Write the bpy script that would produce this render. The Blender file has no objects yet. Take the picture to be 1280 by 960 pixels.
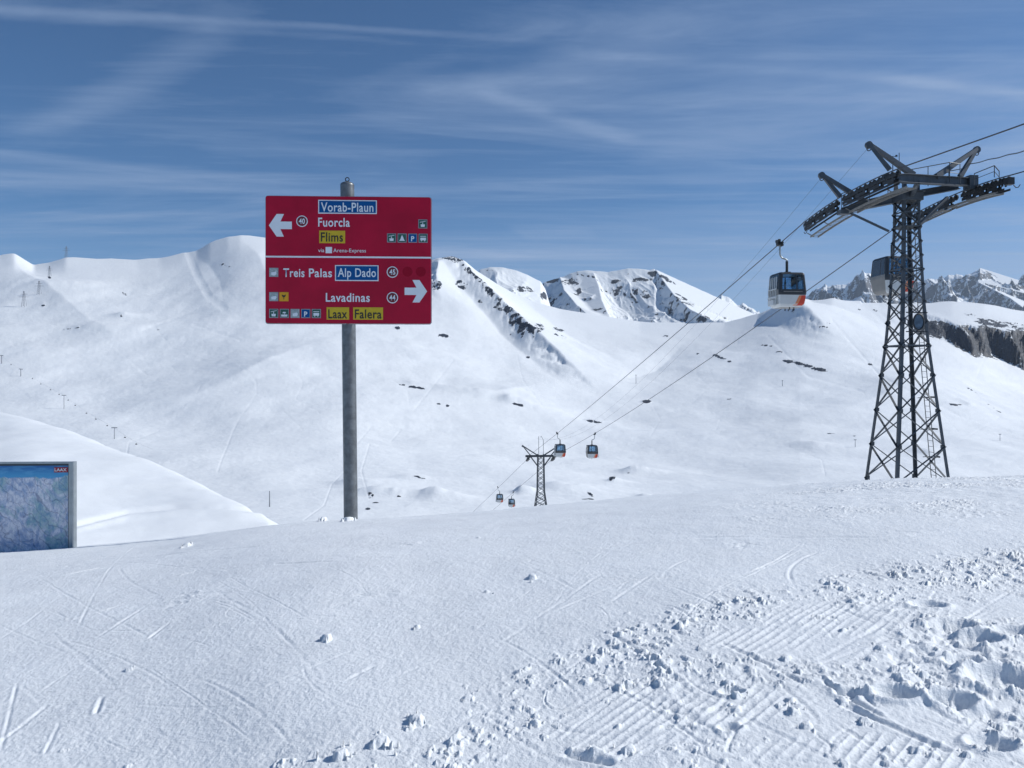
import bpy, math, random
import numpy as np
from mathutils import Vector, Matrix

random.seed(7)
C = bpy.context.scene.collection
R = math.radians

# ------------------------------------------------------------------ camera, sky, sun, exposure
F = 1000.0                                    # focal length in pixels of the 1280 px wide photograph
cam_d = bpy.data.cameras.new('camera'); cam = bpy.data.objects.new('camera', cam_d); C.objects.link(cam)
cam_d.sensor_width = 36; cam_d.lens = 36 * F / 1280; cam_d.clip_start = 0.1; cam_d.clip_end = 60000
cam.location = (0, 0, 0); cam.rotation_euler = (R(90), 0, 0)
bpy.context.scene.camera = cam

SUN_EL, SUN_AZ = 37.0, 8.0                   # azimuth counted from +X (right) towards +Y (away)
sd = Vector((math.cos(R(SUN_AZ)) * math.cos(R(SUN_EL)), math.sin(R(SUN_AZ)) * math.cos(R(SUN_EL)), math.sin(R(SUN_EL))))
sun_d = bpy.data.lights.new('sun', 'SUN'); sun_d.energy = 4.8; sun_d.angle = R(0.5); sun_d.color = (1.0, 0.985, 0.955)
sun = bpy.data.objects.new('sun', sun_d); C.objects.link(sun)
sun.rotation_euler = sd.to_track_quat('Z', 'Y').to_euler()

vs = bpy.context.scene.view_settings
vs.view_transform = 'Standard'; vs.look = 'None'; vs.exposure = -0.15; vs.gamma = 1.0; vs.use_curve_mapping = False

def NT(nt, typ, **kw):
    n = nt.nodes.new(typ)
    for k, v in kw.items():
        if k.startswith('i_'):
            n.inputs[int(k[2:])].default_value = v
        else:
            setattr(n, k, v)
    return n

def math_node(nt, op, a, b=None, c=None, clamp=False):
    n = nt.nodes.new('ShaderNodeMath'); n.operation = op; n.use_clamp = clamp
    for i, v in enumerate((a, b, c)):
        if v is None: continue
        if isinstance(v, (int, float)): n.inputs[i].default_value = v
        else: nt.links.new(v, n.inputs[i])
    return n.outputs[0]

def sstep(nt, v, a, b, lo=0.0, hi=1.0):
    n = nt.nodes.new('ShaderNodeMapRange'); n.interpolation_type = 'SMOOTHSTEP'
    nt.links.new(v, n.inputs[0]); n.inputs[1].default_value = a; n.inputs[2].default_value = b
    n.inputs[3].default_value = lo; n.inputs[4].default_value = hi
    return n.outputs[0]

def build_world():
    w = bpy.data.worlds.new('World'); bpy.context.scene.world = w; w.use_nodes = True
    nt = w.node_tree; nt.nodes.clear()
    out = nt.nodes.new('ShaderNodeOutputWorld'); bg = nt.nodes.new('ShaderNodeBackground')
    sky = nt.nodes.new('ShaderNodeTexSky'); sky.sky_type = 'NISHITA'; sky.sun_disc = False
    sky.sun_elevation = R(SUN_EL); sky.sun_rotation = R(90 - SUN_AZ)
    sky.altitude = 2400; sky.air_density = 1.0; sky.dust_density = 0.35; sky.ozone_density = 2.2
    tc = nt.nodes.new('ShaderNodeTexCoord'); sep = nt.nodes.new('ShaderNodeSeparateXYZ')
    nt.links.new(tc.outputs['Generated'], sep.inputs[0])
    zz = math_node(nt, 'MAXIMUM', sep.outputs[2], 0.02)
    px = math_node(nt, 'DIVIDE', sep.outputs[0], zz); py = math_node(nt, 'DIVIDE', sep.outputs[1], zz)
    cv = nt.nodes.new('ShaderNodeCombineXYZ'); nt.links.new(px, cv.inputs[0]); nt.links.new(py, cv.inputs[1])
    # thin cirrus veil on a high plane
    def veil(scale, sx, sy, rot, detail, rough, seed, dist=0.4):
        mp = nt.nodes.new('ShaderNodeMapping'); mp.inputs['Rotation'].default_value = (0, 0, rot)
        mp.inputs['Scale'].default_value = (sx, sy, 1); mp.inputs['Location'].default_value = (seed, seed * .37, seed)
        nt.links.new(cv.outputs[0], mp.inputs[0])
        no = nt.nodes.new('ShaderNodeTexNoise'); no.inputs['Scale'].default_value = scale
        no.inputs['Detail'].default_value = detail; no.inputs['Roughness'].default_value = rough
        no.inputs['Distortion'].default_value = dist
        nt.links.new(mp.outputs[0], no.inputs['Vector']); return no.outputs[0]
    v1 = sstep(nt, veil(0.55, 0.45, 1.3, R(14), 9, 0.62, 3.1, 1.1), 0.45, 0.75)
    v2 = sstep(nt, veil(0.30, 0.5, 1.6, R(-8), 7, 0.60, 9.4, 0.8), 0.46, 0.72)
    v3 = sstep(nt, veil(1.7, 0.25, 1.6, R(22), 8, 0.65, 5.7, 1.2), 0.42, 0.78)
    m = math_node(nt, 'MULTIPLY', v1, 0.34)
    m = math_node(nt, 'MULTIPLY_ADD', v2, 0.30, m)
    m = math_node(nt, 'MULTIPLY_ADD', v3, 0.20, m)
    # a general milkiness low in the sky
    low = sstep(nt, sep.outputs[2], 0.0, 0.27, 0.38, 0.0)
    low = math_node(nt, 'MULTIPLY', low, sstep(nt, sep.outputs[0], -0.35, 0.5, 0.75, 2.0))
    m = math_node(nt, 'ADD', m, low)
    # contrails: straight lines on the same high plane
    wn = veil(0.9, 1, 1, 0, 6, 0.6, 1.3, 0.5)
    def trail(p0, p1, w0, strength, fade=0.15):
        def pl(p):
            u = (p[0] - 640) / F; e = (480 - p[1]) / F
            return np.array([u / e, 1 / e])
        a, b = pl(p0), pl(p1); d = b - a; L = float(np.hypot(*d)); d = d / L
        nrm = (-d[1], d[0])
        dist = math_node(nt, 'MULTIPLY_ADD', px, float(nrm[0]), math_node(nt, 'MULTIPLY', py, float(nrm[1])))
        dist = math_node(nt, 'ADD', dist, float(-(nrm[0] * a[0] + nrm[1] * a[1])))
        dist = math_node(nt, 'ADD', dist, math_node(nt, 'MULTIPLY', math_node(nt, 'SUBTRACT', wn, 0.5), w0 * 1.6))
        al = math_node(nt, 'MULTIPLY_ADD', px, float(d[0]), math_node(nt, 'MULTIPLY', py, float(d[1])))
        al = math_node(nt, 'ADD', al, float(-(d[0] * a[0] + d[1] * a[1])))
        k = sstep(nt, math_node(nt, 'ABSOLUTE', dist), 0.0, w0, strength, 0.0)
        k = math_node(nt, 'MULTIPLY', k, sstep(nt, al, 0, L * fade))
        k = math_node(nt, 'MULTIPLY', k, sstep(nt, al, L * (1 - fade), L, 1, 0))
        k = math_node(nt, 'MULTIPLY', k, sstep(nt, wn, 0.3, 0.6, 0.4, 1.0))
        return k
    for t in (((-160, 2), (700, 50), 0.045, 0.24), ((-100, 10), (560, 56), 0.05, 0.13), ((345, 2), (20, 178), 0.14, 0.17), ((570, 102), (800, 182), 0.10, 0.20),
              ((640, 58), (1340, 122), 0.07, 0.12), ((1060, 92), (1400, 130), 0.08, 0.16), ((640, 292), (745, 286), 0.45, 0.16), ((430, 150), (900, 20), 0.28, 0.16), ((400, 120), (760, 10), 0.10, 0.10), ((780, 190), (960, 240), 0.35, 0.10), ((230, 185), (560, 205), 0.30, 0.12)):
        m = math_node(nt, 'ADD', m, trail(*t))
    m = math_node(nt, 'MINIMUM', math_node(nt, 'MAXIMUM', math_node(nt, 'MULTIPLY_ADD', m, 1.25, -0.085), 0.0), 0.85)
    mix = nt.nodes.new('ShaderNodeMix'); mix.data_type = 'RGBA'
    tint = nt.nodes.new('ShaderNodeMix'); tint.data_type = 'RGBA'; tint.blend_type = 'MULTIPLY'; tint.inputs[0].default_value = 1.0
    nt.links.new(sky.outputs[0], tint.inputs[6]); tint.inputs[7].default_value = (0.53, 0.95, 1.25, 1)   # the camera's cool white balance
    nt.links.new(m, mix.inputs[0]); nt.links.new(tint.outputs[2], mix.inputs[6])
    mix.inputs[7].default_value = (4.6, 6.1, 8.9, 1)
    nt.links.new(mix.outputs[2], bg.inputs[0]); bg.inputs[1].default_value = 0.082
    nt.links.new(bg.outputs[0], out.inputs[0])
build_world()

# ------------------------------------------------------------------ materials
def mat(name, col, rough=0.6, metal=0.0, spec=0.5, var=0.0, scale=6.0, bump=0.0, bscale=60.0, col2=None, coord='Object'):
    m = bpy.data.materials.new(name); m.use_nodes = True; nt = m.node_tree
    b = nt.nodes['Principled BSDF']
    b.inputs['Roughness'].default_value = rough; b.inputs['Metallic'].default_value = metal
    b.inputs['Specular IOR Level'].default_value = spec
    b.inputs['Base Color'].default_value = (*col, 1)
    tc = nt.nodes.new('ShaderNodeTexCoord')
    if var > 0 or col2:
        no = NT(nt, 'ShaderNodeTexNoise'); no.inputs['Scale'].default_value = scale; no.inputs['Detail'].default_value = 6
        no.inputs['Roughness'].default_value = 0.6
        nt.links.new(tc.outputs[coord], no.inputs['Vector'])
        f = sstep(nt, no.outputs[0], 0.3, 0.7)
        mx = nt.nodes.new('ShaderNodeMix'); mx.data_type = 'RGBA'
        c2 = col2 if col2 else tuple(c * (1 - var) for c in col)
        mx.inputs[6].default_value = (*c2, 1); mx.inputs[7].default_value = (*col, 1)
        nt.links.new(f, mx.inputs[0]); nt.links.new(mx.outputs[2], b.inputs['Base Color'])
    if bump > 0:
        no = NT(nt, 'ShaderNodeTexNoise'); no.inputs['Scale'].default_value = bscale; no.inputs['Detail'].default_value = 5
        nt.links.new(tc.outputs[coord], no.inputs['Vector'])
        bp = nt.nodes.new('ShaderNodeBump'); bp.inputs['Distance'].default_value = bump
        nt.links.new(no.outputs[0], bp.inputs['Height']); nt.links.new(bp.outputs[0], b.inputs['Normal'])  # plain side greyer than the body: its shade put into the colour
    return m

SNOW = (0.83, 0.86, 0.878)
def snow_mat(name, bump, bscale, rock=None, rscale=0.05, rock_bump=0.0):
    m = bpy.data.materials.new(name); m.use_nodes = True; nt = m.node_tree
    b = nt.nodes['Principled BSDF']; b.inputs['Roughness'].default_value = 0.55
    b.inputs['Specular IOR Level'].default_value = 0.25
    tc = nt.nodes.new('ShaderNodeTexCoord')
    def noise(s, d, r=0.6):
        no = nt.nodes.new('ShaderNodeTexNoise'); no.inputs['Scale'].default_value = s; no.inputs['Detail'].default_value = d
        no.inputs['Roughness'].default_value = r; nt.links.new(tc.outputs['Object'], no.inputs['Vector']); return no.outputs[0]
    mx = nt.nodes.new('ShaderNodeMix'); mx.data_type = 'RGBA'
    mx.inputs[6].default_value = (*[c * 0.955 for c in SNOW], 1); mx.inputs[7].default_value = (*SNOW, 1)
    nt.links.new(sstep(nt, noise(bscale * 0.02, 5), 0.35, 0.65), mx.inputs[0])
    col = mx.outputs[2]
    h = math_node(nt, 'MULTIPLY', noise(bscale, 4, 0.65), bump)
    if rock is not None:
        at = nt.nodes.new('ShaderNodeAttribute'); at.attribute_name = 'rock'
        f = math_node(nt, 'ADD', at.outputs['Fac'], math_node(nt, 'MULTIPLY', math_node(nt, 'SUBTRACT', noise(rscale, 9, 0.68), 0.5), 1.3))
        f = sstep(nt, f, 0.44, 0.54)
        rc = nt.nodes.new('ShaderNodeMix'); rc.data_type = 'RGBA'
        rc.inputs[6].default_value = (*[c * 0.45 for c in rock], 1); rc.inputs[7].default_value = (*rock, 1)
        nt.links.new(sstep(nt, noise(rscale * 2.2, 8, 0.7), 0.35, 0.65), rc.inputs[0])
        m2 = nt.nodes.new('ShaderNodeMix'); m2.data_type = 'RGBA'
        nt.links.new(f, m2.inputs[0]); nt.links.new(col, m2.inputs[6]); nt.links.new(rc.outputs[2], m2.inputs[7]); col = m2.outputs[2]
        if rock_bump:
            h = math_node(nt, 'ADD', h, math_node(nt, 'MULTIPLY', math_node(nt, 'MULTIPLY', noise(rscale * 1.5, 9, 0.7), f), rock_bump))
    nt.links.new(col, b.inputs['Base Color'])
    bp = nt.nodes.new('ShaderNodeBump'); bp.inputs['Distance'].default_value = 1.0; bp.inputs['Strength'].default_value = 1.0
    nt.links.new(h, bp.inputs['Height']); nt.links.new(bp.outputs[0], b.inputs['Normal'])
    return m

M = {}
M['piste'] = snow_mat('piste_snow', 0.0048, 80)
M['hill'] = snow_mat('hill_snow', 0.02, 8)
M['slope'] = snow_mat('slope_snow', 0.6, 0.12, (0.040, 0.054, 0.080), 0.09, 4.0)
M['range'] = snow_mat('range_snow', 2.0, 0.03, (0.07, 0.085, 0.11), 0.03, 9.0)
M['steel'] = mat('painted_steel', (0.085, 0.10, 0.115), 0.5, 0.35, var=0.3, scale=2.5, bump=0.002)
M['steel_dark'] = mat('greasy_dark_steel', (0.035, 0.04, 0.045), 0.55, 0.3, var=0.4, scale=5)
M['steel_light'] = mat('galvanised_walkway', (0.30, 0.29, 0.27), 0.55, 0.4, var=0.3, scale=4)
M['galv'] = mat('galvanised_pole', (0.20, 0.215, 0.225), 0.42, 0.55, var=0.4, scale=9, bump=0.0015, bscale=120)
M['rope'] = mat('wire_rope', (0.06, 0.065, 0.075), 0.5, 0.5)
M['red'] = mat('sign_red', (0.46, 0.003, 0.035), 0.42, spec=0.25, var=0.22, scale=2.2)
M['red_ghost'] = mat('sign_red_scraped', (0.30, 0.003, 0.022), 0.5, spec=.15)
M['white'] = mat('sign_white', (0.74, 0.80, 0.84), 0.5, var=0.06, scale=5)
M['pale'] = mat('faded_pictogram', (0.46, 0.55, 0.55), 0.6, var=0.5, scale=30)
M['blue'] = mat('sign_blue', (0.004, 0.085, 0.27), 0.5, spec=.15)
M['yellow'] = mat('sign_yellow', (0.60, 0.43, 0.012), 0.5, var=0.08, scale=5)
M['amber'] = mat('sign_amber', (0.70, 0.36, 0.01), 0.5)
M['black'] = mat('sign_black', (0.022, 0.02, 0.02), 0.5)
M['maroon'] = mat('number_disc', (0.16, 0.012, 0.02), 0.5)
M['green'] = mat('pictogram_green', (0.02, 0.105, 0.075), 0.5)
M['cabin_white'] = mat('cabin_white_paint', (0.60, 0.62, 0.62), 0.35, var=0.08, scale=3)
M['cabin_grey'] = mat('cabin_grey_and_side_shade', (0.26, 0.25, 0.235), 0.5, var=0.15, scale=3)
M['cabin_dark'] = mat('cabin_dark_frame', (0.03, 0.035, 0.042), 0.4)
M['cabin_red'] = mat('cabin_red_paint', (0.62, 0.05, 0.02), 0.35)
M['cabin_orange'] = mat('cabin_orange_paint', (0.72, 0.24, 0.10), 0.35)
M['alu'] = mat('aluminium_frame', (0.36, 0.40, 0.42), 0.4, 0.6, var=0.2, scale=8)
M['frame_dark'] = mat('board_inner_frame', (0.03, 0.045, 0.06), 0.5)
M['logo_red'] = mat('board_logo_red', (0.33, 0.012, 0.03), 0.5)
M['ins'] = mat('insulated_pylon', (0.22, 0.23, 0.25), 0.6)

def glass_mat():
    m = bpy.data.materials.new('cabin_glass'); m.use_nodes = True; nt = m.node_tree; nt.nodes.clear()
    o = nt.nodes.new('ShaderNodeOutputMaterial'); t = nt.nodes.new('ShaderNodeBsdfTransparent'); g = nt.nodes.new('ShaderNodeBsdfGlossy')
    t.inputs[0].default_value = (0.68, 0.82, 0.92, 1); g.inputs['Roughness'].default_value = 0.03
    mx = nt.nodes.new('ShaderNodeMixShader'); fr = nt.nodes.new('ShaderNodeFresnel'); fr.inputs[0].default_value = 1.5
    nt.links.new(math_node(nt, 'ADD', fr.outputs[0], 0.14), mx.inputs[0]); nt.links.new(t.outputs[0], mx.inputs[1]); nt.links.new(g.outputs[0], mx.inputs[2])
    nt.links.new(mx.outputs[0], o.inputs[0]); return m
M['glass'] = glass_mat()

# ------------------------------------------------------------------ object helpers
def tag(o, label=None, cat=None, group=None, kind=None):
    if label: o['label'] = label
    if cat: o['category'] = cat
    if group: o['group'] = group
    if kind: o['kind'] = kind
    return o

def empty(name, loc=(0, 0, 0), rz=0.0):
    o = bpy.data.objects.new(name, None); C.objects.link(o); o.location = loc; o.rotation_euler = (0, 0, rz)
    o.empty_display_size = 0.3; return o

def children(o): return [c for c in bpy.data.objects if c.parent == o]

def copy_tree(o, parent=None, kids=None):
    ch = children(o)
    c = o.copy(); C.objects.link(c); c.parent = parent
    for k in ch: copy_tree(k, c)
    return c

class MB:
    def __init__(s): s.v = []; s.f = []
    def quadbox(s, P):                      # eight corners: bottom four, top four
        n = len(s.v); s.v += [tuple(p) for p in P]
        s.f += [(n, n+3, n+2, n+1), (n+4, n+5, n+6, n+7), (n, n+1, n+5, n+4), (n+1, n+2, n+6, n+5), (n+2, n+3, n+7, n+6), (n+3, n, n+4, n+7)]
        return s
    def box(s, x0, x1, y0, y1, z0, z1):
        return s.quadbox([(x0, y0, z0), (x1, y0, z0), (x1, y1, z0), (x0, y1, z0), (x0, y0, z1), (x1, y0, z1), (x1, y1, z1), (x0, y1, z1)])
    def bar(s, a, b, w, h=None, up=(0, 0, 1), w2=None, h2=None):
        a = Vector(a); b = Vector(b); h = h or w; w2 = w2 or w; h2 = h2 or h
        d = (b - a).normalized(); up = Vector(up)
        if abs(d.dot(up)) > 0.98: up = Vector((0, 1, 0))
        x = d.cross(up).normalized(); z = x.cross(d).normalized()
        P = []
        for p, ww, hh in ((a, w, h), (b, w2, h2)):
            P += [p - x*ww/2 - z*hh/2, p + x*ww/2 - z*hh/2, p + x*ww/2 + z*hh/2, p - x*ww/2 + z*hh/2]
        return s.quadbox(P)
    def ibeam(s, a, b, w, h, t=0.03, w2=None, h2=None):
        a = Vector(a); b = Vector(b); h2 = h2 or h
        d = (b - a).normalized(); x = d.cross(Vector((0, 0, 1))).normalized(); z = x.cross(d).normalized()
        s.bar(a, b, t, h - 2*t, h2=h2 - 2*t, w2=t)
        for k in (-1, 1):
            s.bar(a + z*k*(h-t)/2, b + z*k*(h2-t)/2, w, t)
        return s
    def angle(s, a, b, w, dx, dy, t=0.025):   # L profile whose plates run along dx and dy
        a = Vector(a); b = Vector(b); dx = Vector(dx).normalized(); dy = Vector(dy).normalized()
        for p, q in ((dx, dy), (dy, dx)):
            P = []
            for c in (a, b):
                o = c + q * (0.0 if p is dx else t)
                if p is dx: P += [o, o + p*w, o + p*w + q*t, o + q*t]
                else: P += [c + dy*t, c + dy*w, c + dy*w + dx*t, c + dy*t + dx*t]
            s.quadbox(P)
        return s
    def tube(s, pts, r, n=8, cap=True, r2=None):
        pts = [Vector(p) for p in pts]; base = len(s.v); m = len(pts); px = None
        for i, p in enumerate(pts):
            d = (pts[min(i+1, m-1)] - pts[max(i-1, 0)]).normalized()
            if px is None:
                up = Vector((0, 0, 1)) if abs(d.z) < 0.9 else Vector((1, 0, 0))
                x = d.cross(up).normalized()
            else:
                x = (px - d * px.dot(d)).normalized()
            px = x; y = d.cross(x)
            rr = r if r2 is None else r + (r2 - r) * i / (m - 1)
            for k in range(n):
                a = 2*math.pi*k/n; s.v.append(tuple(p + x*math.cos(a)*rr + y*math.sin(a)*rr))
        for i in range(m-1):
            for k in range(n):
                a = base + i*n + k; b = base + i*n + (k+1) % n
                s.f.append((a, b, b+n, a+n))
        if cap:
            s.f.append(tuple(base + k for k in range(n-1, -1, -1))); s.f.append(tuple(base + (m-1)*n + k for k in range(n)))
        return s
    def disc(s, c, axis, r, t, n=16):
        c = Vector(c); a = Vector(axis).normalized(); return s.tube([c - a*t/2, c + a*t/2], r, n)
    def poly(s, pts2, y0, y1, conv=lambda x, z: (x, z)):   # prism of an x-z outline between depths y0 (front) and y1
        n = len(s.v); m = len(pts2); P = [conv(*p) for p in pts2]
        area = sum(P[i][0]*P[(i+1) % m][1] - P[(i+1) % m][0]*P[i][1] for i in range(m))
        if area < 0: P = P[::-1]
        s.v += [(x, y0, z) for x, z in P] + [(x, y1, z) for x, z in P]
        s.f.append(tuple(range(n, n+m))); s.f.append(tuple(range(n+2*m-1, n+m-1, -1)))
        for i in range(m):
            j = (i+1) % m; s.f.append((n+i, n+m+i, n+m+j, n+j))
        return s
    def build(s, name, m, parent=None, smooth=False):
        me = bpy.data.meshes.new(name); me.from_pydata(s.v, [], s.f); me.update()
        o = bpy.data.objects.new(name, me); C.objects.link(o); me.materials.append(m)
        if smooth: me.polygons.foreach_set('use_smooth', [True]*len(me.polygons))
        if parent: o.parent = parent
        return o

def shade_auto(o, ang=40):
    for p in o.data.polygons: p.use_smooth = True
    try: o.data.set_sharp_from_angle(angle=R(ang))
    except Exception: pass
    return o

def W(px, py, Y): return Vector(((px-640)/F*Y, Y, (480-py)/F*Y))

# ------------------------------------------------------------------ noise
_rng = np.random.RandomState(11); _P = _rng.permutation(4096); _A = _rng.rand(4096)*2*np.pi
def pn(x, y, seed=0):
    xi = np.floor(x).astype(np.int64); yi = np.floor(y).astype(np.int64); xf = x-xi; yf = y-yi
    u = xf*xf*xf*(xf*(xf*6-15)+10); v = yf*yf*yf*(yf*(yf*6-15)+10)
    def g(ix, iy, dx, dy):
        a = _A[_P[(_P[(ix+seed*37) & 4095] + iy) & 4095]]; return np.cos(a)*dx+np.sin(a)*dy
    a = g(xi, yi, xf, yf); b = g(xi+1, yi, xf-1, yf); c = g(xi, yi+1, xf, yf-1); d = g(xi+1, yi+1, xf-1, yf-1)
    return ((a+(b-a)*u) + ((c+(d-c)*u)-(a+(b-a)*u))*v)*1.5
def fbm(x, y, oct=4, seed=0, gain=0.5):
    s = 0; a = 1.0
    for i in range(oct):
        s = s + a*pn(x*2**i+i*17.3, y*2**i-i*9.1, seed+i); a *= gain
    return s
def ridged(x, y, oct=5, seed=0, gain=0.55):
    s = 0; a = 1.0; w = 1.0
    for i in range(oct):
        n = 1-np.abs(pn(x*2**i+i*13.7, y*2**i+i*5.3, seed+i))*1.6; n = np.clip(n, 0, 1)**2
        s = s + a*n*w; w = np.clip(n*1.4, 0, 1); a *= gain
    return s
def ss(x, a, b): t = np.clip((x-a)/(b-a), 0, 1); return t*t*(3-2*t)
def gsmooth(y, k):
    n = np.exp(-0.5*(np.arange(-3*k, 3*k+1)/k)**2); n /= n.sum(); return np.convolve(np.pad(y, 3*k, 'edge'), n, 'valid')

def grid_mesh(name, X, Y, Z, m, rock=None, label_kind='structure'):
    r, c = X.shape
    co = np.stack([X, Y, Z], -1).reshape(-1, 3).astype(np.float32)
    me = bpy.data.meshes.new(name); me.vertices.add(r*c); me.vertices.foreach_set('co', co.ravel())
    i = np.arange((r-1)*c).reshape(r-1, c)[:, :-1].ravel()
    q = np.stack([i, i+1, i+c+1, i+c], -1).astype(np.int32); n = len(q)
    me.loops.add(n*4); me.loops.foreach_set('vertex_index', q.ravel())
    me.polygons.add(n); me.polygons.foreach_set('loop_start', np.arange(n, dtype=np.int32)*4)
    try: me.polygons.foreach_set('loop_total', np.full(n, 4, np.int32))
    except Exception: pass
    me.update(calc_edges=True)
    me.polygons.foreach_set('use_smooth', np.ones(n, bool))
    if rock is not None:
        at = me.attributes.new('rock', 'FLOAT', 'POINT'); at.data.foreach_set('value', rock.ravel().astype(np.float32))
    me.materials.append(m)
    o = bpy.data.objects.new(name, me); C.objects.link(o); o['kind'] = label_kind
    return o

def smax(a, b, k):
    h = np.clip(0.5+0.5*(a-b)/k, 0, 1); return b*(1-h)+a*h+k*h*(1-h)

# ------------------------------------------------------------------ near piste
_nx = np.array([-700, -300, 0, 90, 200, 335, 400, 440, 560, 640, 760, 900, 1050, 1140, 1280, 1600, 2400])
_ny = np.array([712, 702, 690, 684, 676, 657, 651, 649, 642, 636, 625, 612, 602, 597.5, 595.5, 594, 594])
_nd = np.array([12.4, 12.2, 12.0, 11.9, 11.7, 11.5, 11.4, 11.4, 11.5, 11.6, 11.7, 11.9, 12.1, 12.2, 12.4, 12.6, 12.6])
_tu = np.linspace(-1.9, 1.9, 1521)
_te = gsmooth(np.interp(_tu, (_nx-640)/F, (480-_ny)/F), 9)
_td = gsmooth(np.interp(_tu, (_nx-640)/F, _nd), 14)
H0 = 1.6
def near_h(u, Y):
    e = np.interp(u, _tu, _te); d = np.interp(u, _tu, _td); q = H0/d**2; s = e+2*H0/d
    Yl = 1.9*d; Yc = np.minimum(Y, Yl)
    return -H0 + s*Yc - q*Yc**2 + (s-2*q*Yl)*np.maximum(Y-Yl, 0)
def near_Y(px, py):
    u = (px-640)/F; e = (480-py)/F
    ec = np.interp(u, _tu, _te); d = np.interp(u, _tu, _td); q = H0/d**2; s = ec+2*H0/d
    D = max((s-e)**2-4*q*H0, 0); return ((s-e)-math.sqrt(D))/(2*q)
def near_pt(px, py):
    Y = near_Y(px, py); return ((px-640)/F*Y, Y)

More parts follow.
